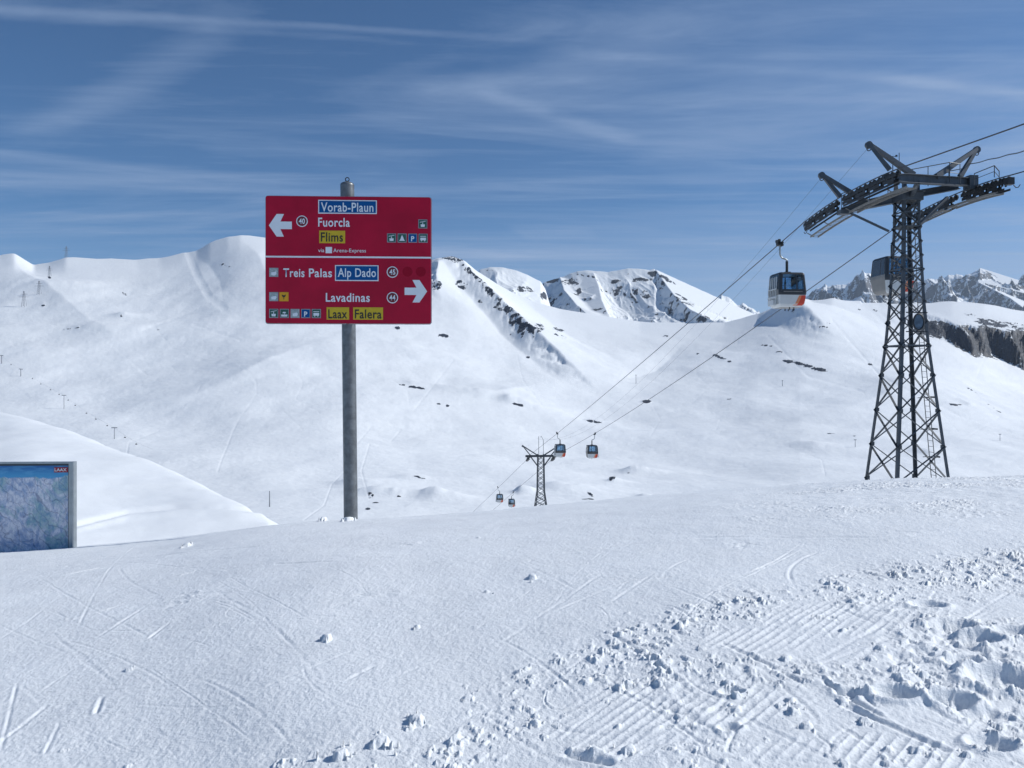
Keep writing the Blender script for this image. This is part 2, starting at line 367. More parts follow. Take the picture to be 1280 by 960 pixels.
def build_near():
    u = np.concatenate([np.linspace(-1.7, -0.72, 90)[:-1], np.linspace(-0.72, 0.72, 1560), np.linspace(0.72, 1.7, 90)[1:]])
    Yr = np.concatenate([np.geomspace(2.3, 24, 1020)[:-1], np.geomspace(24, 75, 60)])
    U, Y = np.meshgrid(u, Yr); X = U*Y
    Z = near_h(U, Y)
    PX = 640+F*U; PY = 480-F*Z/Y
    fade = ss(Y, 30, 14)*0.9+0.1
    # broad softness and hard wind-packed grain
    Z = Z + 0.018*fbm(X*0.45, Y*0.45, 3, 1) + 0.0035*fbm(X*2.1, Y*2.1, 3, 2)
    grain = fbm(X*9, Y*9, 4, 3, 0.62)
    Z = Z + 0.0017*grain + 0.0015*fbm(X*38, Y*38, 2, 8)
    # churned zone: right of a line that runs from the bottom middle to the right edge of the piste
    band_px = np.array([500, 560, 640, 700, 760, 830, 900, 1000, 1100, 1280, 1500])
    band_py = np.array([980, 935, 868, 828, 800, 775, 758, 742, 722, 690, 640])
    bl = np.array([near_pt(a, b) for a, b in zip(band_px, band_py)])
    byx = bl[:, 0]; byy = bl[:, 1]
    yb = np.interp(X, byx, byy)                     # band distance at this X
    d = (yb - Y) + 0.22*fbm(X*1.3, Y*1.3, 3, 21)    # positive on the viewer's side, the churned side
    inside = ss(d, -0.1, 0.5)
    band = np.exp(-((d-0.15)/0.30)**2) * (X > byx[0]-0.5)
    right = ss(X/np.maximum(Y, .1), 0.25, 0.50)
    far_right = ss(U, 0.15, 0.5)*ss(Y, 5.5, 8)
    clum = np.clip(fbm(X*17, Y*17, 4, 31, 0.62)*1.5-0.10, 0, 1.0)
    clum2 = np.clip(fbm(X*5, Y*5, 3, 37, 0.55)*1.6-0.15, 0, 1.2)
    Z = Z + band*(.35+.65*ss(fbm(X*1.7, Y*1.7, 2, 33), -.5, .15))*(0.014*clum + 0.019*clum2*(.35+clum))*fade
    patchy = ss(fbm(X*1.1, Y*1.1, 3, 41), -0.1, 0.45)
    Z = Z + inside*patchy*(0.009*clum + 0.010*clum2)
    Z = Z + far_right*(1-inside)*0.013*clum*ss(fbm(X*0.7, Y*0.9, 3, 45), -0.15, 0.4)
    # the whole upper right of the piste: skied-off crust with shallow lumps
    Z = Z + far_right*0.011*np.clip(fbm(X*2.4, Y*3.2, 4, 47, 0.6), -0.6, 1)
    # groomer corduroy left between the churned patches
    def wdir(a, b):
        p = np.array(near_pt(*a)); q = np.array(near_pt(*b)); v = q-p; return v/np.hypot(*v)
    dv = wdir((760, 900), (850, 842)); nx, ny = -dv[1], dv[0]
    cph = (X*nx+Y*ny)*np.pi/0.044 + 0.5*fbm(X*0.8, Y*0.8, 2, 51); cord = 1-2*np.abs(np.sin(cph))**0.7
    def blob(px, py, rx, ry, rot=0):
        a = PX-px; b = PY-py; c, s_ = math.cos(R(rot)), math.sin(R(rot))
        return np.clip(1.25-((a*c+b*s_)/rx)**2-((-a*s_+b*c)/ry)**2, 0, 1)
    reg = np.maximum.reduce([blob(840, 900, 165, 62, -8), blob(1060, 775, 150, 34, -6), blob(1130, 940, 120, 26), blob(1240, 915, 70, 22), blob(980, 940, 90, 25), blob(960, 800, 90, 22)])
    cm = ss(reg + 0.55*fbm(X*2.0, Y*2.0, 3, 55), 0.42, 0.85)
    lump = clum*0.009
    Z = Z - cm*inside*patchy*(0.6*lump) + cm*inside*(0.0036*cord*(.5+.5*ss(fbm(X*3, Y*3, 2, 57), -.3, .3)))*ss(Y, 11, 4)
    # boot holes and soft moguls, far right
    mog = blob(1225, 850, 130, 70, 25)
    mm = ss(mog + 0.3*fbm(X*1.5, Y*1.5, 2, 61), 0.1, 0.6)
    hole = np.clip(-fbm(X*5.0, Y*6.0, 3, 63, 0.5)*1.5-0.22, 0, 0.8)
    bump_ = np.clip(fbm(X*5.2+3, Y*5.8, 4, 65, 0.58)*1.3, -0.1, 1)
    Z = Z + mm*(0.012*bump_ - 0.027*hole + 0.007*clum)
    def dent(px, py, r, depth, asp=1.5):
        nonlocal Z
        x, y = near_pt(px, py); rr = ((X-x)/(r*asp))**2+((Y-y)/r)**2
        Z = Z - depth*np.exp(-rr*rr*0.8) + depth*0.45*np.exp(-((np.sqrt(rr)-1.45)/0.35)**2)
    for a in ((1255, 852, .08, .055), (1195, 786, .06, .035), (1160, 758, .05, .028), (1120, 868, .05, .045), (1190, 874, .05, .04), (1225, 802, .05, .035), (1240, 930, .045, .03),
              (1060, 868, .03, .022), (915, 868, .028, .02), (1208, 830, .05, .035), (1270, 795, .06, .035), (912, 912, .024, .018)):
        dent(*a)
    # ski and edge tracks
    rs = np.random.RandomState(5)
    def track(p0, p1, depth, w, bend=0.0, lip=0.5):
        nonlocal Z
        a = np.array(near_pt(*p0)); b = np.array(near_pt(*p1)); v = b-a; L = np.hypot(*v); v = v/L
        s_ = (X-a[0])*v[0]+(Y-a[1])*v[1]
        msk = (s_ > 0) & (s_ < L)
        t = (X-a[0])*-v[1]+(Y-a[1])*v[0]
        msk &= np.abs(t) < 6*w+abs(bend)
        ii = np.nonzero(msk)
        s1 = s_[ii]/L; t1 = t[ii]-bend*4*s1*(1-s1)
        pr = -np.exp(-(t1/w)**2)+lip*np.exp(-((t1-1.9*w)/w)**2)+lip*0.6*np.exp(-((t1+1.9*w)/w)**2)
        br = 0.55+0.6*pn(s1*L*3, t1*0+p0[0]*.1, 70)
        Z[ii] += depth*pr*br*np.clip(s1*8, 0, 1)*np.clip((1-s1)*8, 0, 1)
    for t in (((0, 925), (60, 878), .008, .010), ((0, 938), (22, 850), .006, .008), ((185, 800), (215, 778), .006, .010), ((75, 722), (130, 710), .010, .02), ((90, 775), (150, 757), .01, .014),
              ((120, 890), (128, 868), .015, .010), ((100, 700), (340, 682), .006, .03), ((340, 706), (420, 702), .01, .02), ((120, 800), (180, 760), .006, .012), ((430, 850), (470, 830), .008, .01),
              ((760, 790), (880, 880), .010, .014), ((700, 940), (770, 955), .02, .018), ((1050, 880), (1190, 940), .02, .014), ((1020, 850), (1110, 900), .015, .012), ((900, 805), (1010, 860), .014, .014),
              ((860, 670), (1120, 672), .007, .03), ((1000, 700), (1180, 690), .007, .03), ((700, 690), (860, 670), .008, .03), ((1100, 672), (1280, 660), .006, .03),
              ((55, 940), (75, 900), .006, .008), ((225, 720), (250, 712), .008, .015), ((610, 710), (670, 700), .006, .015), ((500, 640), (640, 632), .004, .02)):
        track(*t)
    for k in range(260):
        px = rs.uniform(-60, 1240); py = rs.uniform(690, 955)
        ln = rs.uniform(30, 190); an = rs.choice([rs.normal(-30, 9), rs.normal(28, 9), rs.normal(-4, 6)])
        q = (px+ln*math.cos(R(an)), py+ln*math.sin(R(an)))
        if q[1] < 668 or q[1] > 990: continue
        side = 1.0 if px > 650 else 0.55
        track((px, py), q, side*rs.uniform(.001, .0055), rs.uniform(.004, .012), rs.normal(0, .04))
    # little lumps thrown up by the skis
    def lumpat(x, y, r, h):
        nonlocal Z
        msk = (np.abs(X-x) < 3*r) & (np.abs(Y-y) < 3*r); ii = np.nonzero(msk)
        if not len(ii[0]): return
        rr = ((X[ii]-x)**2+(Y[ii]-y)**2)/r**2*(1+0.9*pn(X[ii]/r*1.1, Y[ii]/r*1.1, 77)+.5*pn(X[ii]/r*2.6, Y[ii]/r*2.6, 78))
        Z[ii] += h*np.clip(1.05-rr**1.5, 0, 1)**0.6
    for px, py, r, h in ((408, 797, .028, .032), (521, 783, .018, .018), (233, 684, .05, .04), (475, 930, .035, .03), (520, 903, .03, .03), (404, 652, .05, .06), (435, 652, .07, .05), (425, 945, .03, .03), (665, 724, .03, .03)):
        x, y = near_pt(px, py); lumpat(x, y, r, h)
    for k in range(420):
        px = rs.uniform(0, 1280); py = rs.uniform(655, 958)
        x, y = near_pt(px, py)
        dd = np.interp(x, byx, byy)-y
        p = 0.02+0.4*math.exp(-((dd-.1)/.4)**2)+(0.5 if dd > 0 else 0)
        if rs.rand() > p: continue
        r = rs.uniform(.008, .026); lumpat(x, y, r, r*rs.uniform(.35, .8))
    grid_mesh('piste', X, Y, Z, M['piste'])
    # the same snow carried on behind and beside the camera
    gx, gy = np.meshgrid(np.linspace(-400, 400, 41), np.linspace(-400, 2.6, 41))
    grid_mesh('snowfield', gx, gy, np.full_like(gx, -1.63) + 0*gx - 0.0006*np.abs(gx) , M['piste'])
build_near()

# ------------------------------------------------------------------ smooth hill to the left behind the piste
def build_hill():
    hx = np.array([-900, -300, 0, 30, 60, 130, 180, 230, 270, 305, 335, 380, 450, 600])
    hy = np.array([430, 486, 514, 519, 529, 556, 576, 597, 615, 634, 654, 676, 710, 780])
    u = np.linspace(-1.6, 0.0, 500); ec = gsmooth(np.interp(u, (hx-640)/F, (480-hy)/F), 8)
    Yr = np.linspace(28, 200, 460); U, Y = np.meshgrid(u, Yr); X = U*Y
    Yc = np.interp(640+F*U, [-400, 0, 335, 500], [150, 115, 68, 60])
    zc = ec[None, :]*Yc
    dy = Y-Yc
    Z = zc - np.where(dy < 0, 0.13, 0.40)*(np.sqrt(dy**2+25)-5) + 0.25*fbm(X*0.06, Y*0.06, 3, 81)
    Z += 0.04*fbm(X*.3, Y*.3, 4, 83)+0.05*np.abs(fbm((X+.3*Y)/9, (Y-.3*X)/2.5, 3, 85))
    PX = 640+F*U; PY = 480-F*Z/Y
    trk = np.interp(PX, [60, 100, 160, 220, 280, 340], [668, 655, 640, 634, 634, 640])
    Z += -0.22*np.exp(-((PY-trk)/2.6)**2)*ss(PX, 60, 120) + 0.14*np.exp(-((PY-trk-6)/3.)**2)*ss(PX, 60, 120)
    grid_mesh('hill', X, Y, Z, M['hill'])
build_hill()

# ------------------------------------------------------------------ the wide bowl and its skyline
def ridge(X, Y, H, pts, sl, sr, k=6.0, ncut=None, rough=0.0, seed=0):
    best = np.full(X.shape, 1e9); zc = np.zeros_like(X); side = np.ones_like(X)
    P = [W(*p) for p in pts]
    for a, b in zip(P[:-1], P[1:]):
        dx, dy = b.x-a.x, b.y-a.y; L2 = dx*dx+dy*dy
        t = np.clip(((X-a.x)*dx+(Y-a.y)*dy)/L2, 0, 1)
        ex = X-(a.x+t*dx); ey = Y-(a.y+t*dy); dd = np.hypot(ex, ey)
        m = dd < best
        cr = dx*(Y-a.y)-dy*(X-a.x)               # >0: left of travel direction
        best = np.where(m, dd, best); zc = np.where(m, a.z+t*(b.z-a.z), zc); side = np.where(m, np.sign(cr), side)
    s = np.where(side > 0, sl, sr)               # left/right of a->b
    n = rough*ridged(X/55., Y/55., 4, seed) if rough else 0
    R_ = zc - s*best - n*np.clip(best/40, 0, 1)*(side != (1 if sl < sr else -1))
    if ncut is not None: R_ = R_ - ncut
    return smax(H, R_, k), best, side

BP = {}
def build_bowl():
    sx = np.array([-900, -400, -100, 0, 10, 18, 30, 42, 60, 82, 105, 130, 172, 200, 228, 245, 262, 285, 300, 330, 400, 480, 530, 548, 565, 580, 595, 620, 640, 665, 700, 760, 800, 860, 905, 930, 960, 985, 1000, 1015, 1040, 1100, 1150, 1190, 1230, 1280, 1400, 1900])
    sy = np.array([340, 335, 326, 319, 317, 316, 323, 331, 328, 321, 322, 323, 324, 322, 316, 313, 303, 295, 293, 296, 306, 320, 328, 322, 320, 326, 340, 356, 366, 376, 386, 396, 402, 404, 403, 397, 388, 377, 375, 378, 373.5, 378, 379, 376, 379, 389, 400, 420])
    u = np.concatenate([np.linspace(-1.5, -0.68, 70)[:-1], np.linspace(-0.68, 0.68, 1300), np.linspace(0.68, 1.5, 70)[1:]])
    esk = np.interp(u, (sx-640)/F, (480-sy)/F); esk = gsmooth(esk, 2); esm = gsmooth(esk, 95); es2 = gsmooth(esk, 26)
    Ys = np.interp(u, (np.array([-200, 200, 565, 800, 1000, 1280])-640)/F, [2100, 2200, 2300, 2300, 2250, 2350])
    Yr = np.geomspace(58, 3000, 760)
    U, Y = np.meshgrid(u, Yr); X = U*Y
    tY = Y/Ys[None, :]*2200
    t = np.interp(tY, [58, 171, 300, 450, 700, 1000, 1400, 1800, 2200], [0, .10, .155, .235, .39, .55, .73, .875, 1.0])
    eb = -0.27
    # cliff step on the right
    stp = gsmooth(np.interp(640+F*u, [1030, 1120, 1200, 1260, 1320, 1500], [0, .006, .020, .036, .044, .05]), 22)
    wC = np.interp(640+F*U, [1080, 1150, 1200, 1230], [420, 150, 80, 60])
    Yc = np.interp(640+F*U, [1100, 1180, 1215, 1260, 1300, 1500], [2080, 2060, 2010, 2040, 2035, 1900]) + 60*fbm(X/110., Y/500., 5, 91, .6)
    st = ss(Y, 0, 1)*0 + np.clip((Y-Yc)/wC, 0, 1)
    kk = ss(t, .72, .96); k2 = ss(t, .93, 1.0); E = eb + (esk[None, :]*k2 + (es2[None, :]*kk+esm[None, :]*(1-kk))*(1-k2) - eb)*t
    E = np.where(Y < Yc+wC, np.minimum(E, E - stp[None, :]*(1-st)*ss(Y, 1000, 1800)), E)
    H = E*Y
    back = np.maximum(Y-Ys[None, :], 0)
    H = np.where(Y > Ys[None, :], esk[None, :]*Ys[None, :] - 0.30*back, H)
    top = np.clip((Ys[None, :]-Y)/350, 0.08, 1)
    low = ss(Y, 200, 700)
    # big soft undulations, drifts and gullies
    H = H + top*(9*fbm(X/420., Y/420., 3, 101)*low + 1.7*fbm(X/130.+2, Y/170., 3, 103)*np.clip(Y/900, .5, 1.3) + 0.4*fbm(X/38., Y/60., 3, 105))
    wind = fbm((X+0.35*Y)/150., (Y-0.35*X)/42., 3, 107)
    H = H + top*1.1*np.abs(wind)*np.clip(Y/900, .4, 1.2) + 0.05*fbm(X/9., Y/9., 3, 109)
    def spur(pts, hs, wl, wr, p=1.25, rgh=0.0, seed=0):
        """a crest laid over the slope: pts are (px, distance), hs its height, wl and wr the widths of its left and right flank"""
        nonlocal H
        best = np.full(X.shape, 1e9); hh = np.zeros_like(X); sd_ = np.ones_like(X)
        for (a, ya), (b, yb), h0, h1 in zip(pts[:-1], pts[1:], hs[:-1], hs[1:]):
            ax, bx = (a-640)/F*ya, (b-640)/F*yb; dx, dy = bx-ax, yb-ya
            t_ = np.clip(((X-ax)*dx+(Y-ya)*dy)/(dx*dx+dy*dy), 0, 1)
            dd = np.hypot(X-ax-t_*dx, Y-ya-t_*dy); m = dd < best
            best = np.where(m, dd, best); hh = np.where(m, h0+(h1-h0)*t_, hh); sd_ = np.where(m, np.sign(dx*(Y-ya)-dy*(X-ax)), sd_)
        # travelling towards the viewer the picture's right is on the left hand
        w = np.where(sd_ > 0, wr, wl)
        H = H + hh*np.clip(1-best/w, 0, 1)**p
        if rgh: H = H - rgh*(ridged(X/60., Y/60., 4, seed)-.5)*np.clip(best/12, 0, 1)*np.clip(1-best/w, 0, 1)*(sd_ < 0)*np.clip(hh/20, 0, 1)
        return best, sd_, hh
    b1, s1, h1_ = spur([(566, 2290), (580, 2230), (598, 2130), (624, 1990), (654, 1840), (698, 1640), (750, 1440)], [0, 22, 34, 42, 44, 24, 0], 62, 170, 1.2, 7, 111)
    spur([(560, 2290), (548, 2180), (545, 2060), (552, 1900)], [0, 26, 22, 0], 60, 60, 1.3, 14, 115)
    b3, s3, h3_ = spur([(985, 2240), (982, 2190), (990, 2120), (1012, 2030), (1050, 1850)], [10, 30, 44, 36, 0], 75, 200, 1.15, 6, 117)
    spur([(300, 2190), (322, 2060), (338, 1850), (345, 1600)], [0, 9, 9, 0], 130, 160, 1.7)
    spur([(18, 2100), (35, 1950), (90, 1700), (150, 1450)], [0, 14, 12, 0], 110, 200, 1.6)
    spur([(240, 2180), (262, 2050), (275, 1900), (280, 1700)], [0, -10, -9, 0], 130, 150, 1.8)
    spur([(700, 1500), (640, 1300), (560, 1120)], [0, 9, 0], 90, 160, 1.6)
    spur([(1180, 1700), (1120, 1400), (1010, 1150)], [0, 12, 0], 120, 220, 1.7)
    spur([(420, 1500), (330, 1250), (200, 1000)], [0, 10, 0], 120, 200, 1.7)
    spur([(860, 2100), (820, 1750), (760, 1500)], [0, -16, 0], 110, 160, 1.6)
    PX = 640+F*U; PY = 480-F*H/Y
    # knolls near the valley floor, steep on their left
    def knoll(px, py, r, h, asp=1.4, steep=2.2):
        nonlocal H
        u0 = (px-640)/F; col = np.argmin(np.abs(u-u0)); row = np.argmin(np.abs(PY[:, col]-py)+(Yr < 250)*999)
        y = Yr[row]; x = u0*y; dx = X-x; dy = Y-y
        dx = np.where(dx < 0, dx*steep, dx)/(r*asp); dy = np.where(dy > 0, dy, dy*1.3)/r
        H = H + h*np.exp(-(dx*dx+dy*dy))*(1+0.20*fbm(X/(r*1.3), Y/(r*1.3), 3, 121))
    for a in ((792, 590, 14, 6.5, 2.0), (768, 602, 9, 3.5), (652, 616, 9, 6.5), (805, 622, 8, 3), (700, 612, 22, 5, 1.8), (470, 618, 12, 6.5, 3.0), (545, 622, 16, 6, 1.5), (448, 605, 20, 5, 1.6),
              (1020, 560, 30, 5), (520, 482, 22, 5, 2.5, 3), (640, 502, 22, 7, 2.2, 3), (590, 492, 30, 8, 2, 1), (806, 503, 9, 3), (740, 527, 14, 4, 2, 3), (515, 598, 14, 2.5, 2.5, 3),
              (152, 394, 20, 7, 2), (110, 410, 40, 5, 3, 3), (60, 358, 60, 12, 2, 1), (1160, 566, 20, 4), (1212, 506, 18, 4), (1060, 470, 22, 5, 2.5)):
        knoll(*a)
    # pistes and lift tracks on the far slope
    H = H + top*0.30*np.abs(fbm((X+.5*Y)/34., (Y-.5*X)/9., 3, 141)) + top*0.5*np.abs(fbm((X-.2*Y)/70., (Y+.2*X)/20., 3, 143))*ss(fbm(X/260., Y/260., 2, 145), -.2, .4)
    PY = 480-F*H/Y
    def strip(pts, wpx, dep, soft=1.0):
        nonlocal H
        x = [p[0] for p in pts]; y = [p[1] for p in pts]
        dmin = np.full(PX.shape, 1e9)
        for a, b in zip(pts[:-1], pts[1:]):
            dx, dy = b[0]-a[0], b[1]-a[1]; L2 = dx*dx+dy*dy
            t_ = np.clip(((PX-a[0])*dx+(PY-a[1])*dy)/L2, 0, 1)
            dmin = np.minimum(dmin, np.hypot(PX-a[0]-t_*dx, PY-a[1]-t_*dy))
        H = H - dep*np.clip(1-dmin/wpx, 0, 1)**soft*(Y < 2250)*(Y > 250)
    strip([(236, 318), (247, 345), (262, 372), (280, 385)], 5, 1.14, .5)
    strip([(178, 412), (215, 400), (262, 380)], 2.5, 0.76)
    strip([(182, 412), (240, 405), (300, 425)], 2, 0.57)
    strip([(298, 455), (312, 466), (320, 478), (321, 492), (312, 506), (300, 522), (291, 540), (285, 556), (277, 575), (272, 590)], 1.8, 0.2)
    strip([(195, 410), (215, 435), (250, 450), (300, 460)], 1.6, 0.34)
    strip([(380, 650), (405, 632), (415, 605), (430, 590), (480, 582), (560, 572), (660, 556)], 1.3, 0.22)
    strip([(590, 560), (650, 552), (760, 545), (900, 552), (1000, 540)], 1.6, 0.19)
    strip([(100, 408), (125, 415), (150, 418), (175, 414)], 1.4, 0.76)
    strip([(660, 440), (760, 475), (860, 480), (1000, 520)], 1.6, 0.30)
    strip([(1040, 400), (1100, 470), (1200, 520), (1280, 545)], 2.0, 0.76)
    strip([(960, 420), (1010, 470), (1080, 490)], 2.0, 0.68)
    rs = np.random.RandomState(21)
    for k in range(34):
        x0 = rs.uniform(120, 1250); y0 = rs.uniform(400, 560); dx = rs.uniform(-60, 90); dy = rs.uniform(20, 70); b_ = rs.normal(0, 14)
        strip([(x0, y0), (x0+dx*.5+b_, y0+dy*.5), (x0+dx, y0+dy)], rs.uniform(.8, 1.3), rs.uniform(.12, .35))
    # rock
    PY = 480-F*H/Y
    gy_, gx_ = np.gradient(H, axis=0), np.gradient(H, axis=1)
    dYr = np.gradient(Yr)[:, None]; dXc = np.gradient(u)[None, :]*Y
    dHdx = gx_/dXc; dHdy = gy_/dYr - dHdx*U
    slope = np.hypot(dHdx, dHdy)
    nz = fbm(X/26., Y/26., 5, 131, .62)
    nz2 = fbm(X/7., Y/12., 4, 133, .65)
    rock = np.zeros_like(X)
    sp = np.exp(-(b1/24)**2)*(s1 < 0)*((PX > 560) & (PX < 668))
    sp = np.maximum(sp, 0.8*np.exp(-(b1/9)**2)*((PX > 560) & (PX < 668)))
    rock = np.maximum(rock, (0.48+0.60*nz+0.40*nz2)*sp)
    def patch(px, py, rx, ry, rot=0, v=0.75):
        nonlocal rock
        a = PX-px; b = PY-py; c, s_ = math.cos(R(rot)), math.sin(R(rot))
        g = np.clip(1.2-((a*c+b*s_)/rx)**2-((-a*s_+b*c)/ry)**2, 0, 1)
        rock = np.maximum(rock, g*(v-.05+0.42*nz+0.40*nz2)*(Y > 260)*(Y < Ys[None, :]+5))
    for a in ((565, 324, 16, 5, 8, .62), (545, 356, 9, 8, 0, .68), (577, 356, 10, 9, 0, .5), (652, 412, 6, 12, 10, .8), (674, 410, 8, 7, 30, .75), (698, 412, 10, 3, 15, .55), (700, 420, 12, 2.5, 20, .4), (600, 377, 5, 3, 0, .7), (622, 385, 8, 4, 20, .6),
              (640, 402, 6, 6, 0, .6), (556, 420, 9, 3, 10, .7), (520, 484, 16, 2.6, 8, .95), (503, 481, 6, 1.6, 8, .8), (560, 507, 3, 2, 0, .9), (548, 505, 7, .9, 0, .6), (648, 506, 11, 2.2, 6, .95), (628, 500, 9, 1.4, 20, .6), (742, 527, 12, 2, 8, .95), (808, 502, 7, 2.4, 0, 1.1),
              (463, 620, 7, 6, -30, .55), (468, 629, 8, 2, 0, .7), (460, 636, 4, 2.4, 0, .6), (500, 620, 5, 1.5, 0, .6), (526, 597, 12, 1.2, 12, .6), (656, 612, 8, 4, 0, .45), (790, 589, 9, 3.4, -25, .7), (765, 598, 8, 3, -25, .6), (806, 622, 7, 3, -20, .7), (738, 618, 6, 2, 35, .7), (735, 624, 10, 1.2, 0, .6),
              (497, 410, 4, 3, 0, .9), (553, 419, 7, 2, 0, .7), (660, 447, 3, 1.6, 0, .8), (640, 418, 5, 1, 0, .5),
              (152, 394, 6, 2.6, -15, .6), (62, 347, 3, 1.6, 15, .9), (155, 367, 5, 1.4, 30, .8), (54, 382, 3, 1, 0, .9), (84, 411, 9, .9, -10, .55), (14, 413, 5, .9, 0, .5), (98, 410, 6, .8, 0, .6), (198, 412, 4, 1, 10, .6), (284, 332, 14, 2.2, 5, .55), (150, 416, 5, .9, 0, .5),
              (1010, 458, 26, 2.8, 17, .85), (985, 452, 8, 2.5, 15, .85), (1028, 462, 9, 2.4, 17, .85), (898, 446, 12, 2.2, 17, .75), (912, 452, 4, 1.6, 0, .7), (872, 442, 3, 1.4, 0, .7), (1029, 409, 10, 1.6, 6, .75), (1036, 404, 4, 1.3, 0, .6), (1088, 456, 4, 2, 20, .9), (958, 432, 10, 1.8, 8, .6), (1074, 387, 3, 1.6, 0, .8), (1094, 388, 8, 1.3, 15, .6),
              (1194, 506, 11, 1.8, 4, .8), (1215, 488, 14, 1, 30, .5), (1245, 512, 16, 1, 35, .5), (912, 499, 4, 1.2, 0, .7), (1040, 542, 7, 1.2, 0, .7), (1066, 545, 5, 1, 0, .6), (975, 440, 7, 1.4, 0, .6), (893, 463, 6, 1, 10, .5), (832, 420, 6, 1.5, 0, .7),
              (986, 384, 12, 6, 30, .55), (930, 396, 20, 2.5, 10, .3), (725, 382, 14, 2, 0, .3), (1211, 393, 12, 2.2, 10, .5)):
        patch(*a)
    cl = np.clip(1.3-np.abs((Y-(Yc+30))/60), 0, 1)
    rock = np.maximum(rock, cl*(0.80+0.35*nz)*ss(PX, 1128, 1150))
    for a in ((1272, 408, 20, 5, 15, .5), (1262, 446, 20, 4, 15, .62), (1272, 456, 10, 3, 0, .6), (1240, 441, 3, 3, 0, .5), (1178, 408, 30, 7, 12, .75), (1240, 404, 26, 6, 10, .75)):
        patch(*a)
    # rock stands a little proud and breaks up the snow
    H = H + np.clip(rock-.45, 0, .6)*2.2*np.clip(nz+.4, 0, 1)*np.clip(Y/1500, .15, 1)
    grid_mesh('mountain_slope', X, Y, H, M['slope'], rock)
    BP['u'] = u; BP['Yr'] = Yr; BP['H'] = H
build_bowl()

def bowl_pt(px, py):
    """first point of the far slope that the sight line through (px,py) meets"""
    u0 = (px-640)/F; col = int(np.argmin(np.abs(BP['u']-u0))); e = BP['H'][:, col]/BP['Yr']
    tgt = (480-py)/F
    rows = np.nonzero((e >= tgt) & (BP['Yr'] > 250))[0]
    r = rows[0] if len(rows) else len(e)-1
    y = float(BP['Yr'][r]); return Vector((u0*y, y, float(BP['H'][r, col])))

# ------------------------------------------------------------------ mountains behind
def build_range(name, sky, Ys, depth, base_e, amp, seed, ridges=(), patches=(), steep=0.55, nscale=220., rockv=0.5, jag=0.0, du=0.00085, saw=(0, 1)):
    sx = np.array([p[0] for p in sky]); sy = np.array([p[1] for p in sky])
    u = np.arange((sx[0]-640)/F, (sx[-1]-640)/F, du)
    esk = np.interp(u, (sx-640)/F, (480-sy)/F)
    if jag: esk = esk + jag/F*fbm(u*90, u*0+.5, 5, seed+9, .6)
    Yr = np.concatenate([np.linspace(Ys-depth, Ys, 300)[:-1], np.linspace(Ys, Ys+depth*.5, 50)])
    U, Y = np.meshgrid(u, Yr); X = U*Y
    v = np.clip((Y-(Ys-depth))/depth, 0, 1)
    prof = v**(1.0+steep)
    zs = esk[None, :]*Ys; zb = base_e*(Ys-depth)
    H = zb+(zs-zb)*prof
    H = np.where(Y > Ys, zs-0.5*(Y-Ys), H)
    env = np.clip((Ys-Y)/(depth*.22), 0, 1)
    wx = X+60*fbm(X/300., Y/300., 3, seed+3); wy = Y+60*fbm(X/300.+9, Y/300., 3, seed+4)
    H = H + env*amp*(ridged(wx/nscale, wy/nscale*0.55, 6, seed)-0.9) + 0.05*amp*fbm(X/nscale*6, Y/nscale*6, 3, seed+7)
    if saw[0]:
        fr_ = np.mod((wx+.5*wy+.35*saw[1]*fbm(X/saw[1]/2, Y/saw[1]/2, 3, seed+21))/saw[1], 1.0)
        H = H + env*saw[0]*(np.where(fr_ < .5, fr_/.5, (1-fr_)/.5)-.5)*(.6+.8*np.clip(fbm(X/saw[1]/1.7, Y/saw[1]/1.7, 2, seed+23)+.4, 0, 1))
    for r in ridges: H, _, _ = ridge(X, Y, H, *r)
    PX = 640+F*U; PY = 480-F*H/Y
    dX = np.gradient(H, axis=1)/(np.gradient(u)[None, :]*Y); dY = np.gradient(H, axis=0)/np.gradient(Yr)[:, None]
    sl = np.hypot(dX, dY)
    nz = fbm(X/nscale*5, Y/nscale*5, 5, seed+12, .62)
    nz2_ = fbm(X/nscale*16, Y/nscale*11, 4, seed+14, .65)
    rock = np.clip(rockv*ss(sl, .75, 1.5)+0.30*nz, 0, 1)
    for px, py, rx, ry, rot, val in patches:
        a = PX-px; b = PY-py; c, s_ = math.cos(R(rot)), math.sin(R(rot))
        g = np.clip(1.2-((a*c+b*s_)/rx)**2-((-a*s_+b*c)/ry)**2, 0, 1)
        rock = np.maximum(rock, g*(val-.08+0.45*nz+.4*nz2_))
    return grid_mesh(name, X, Y, H, M['range'], rock)

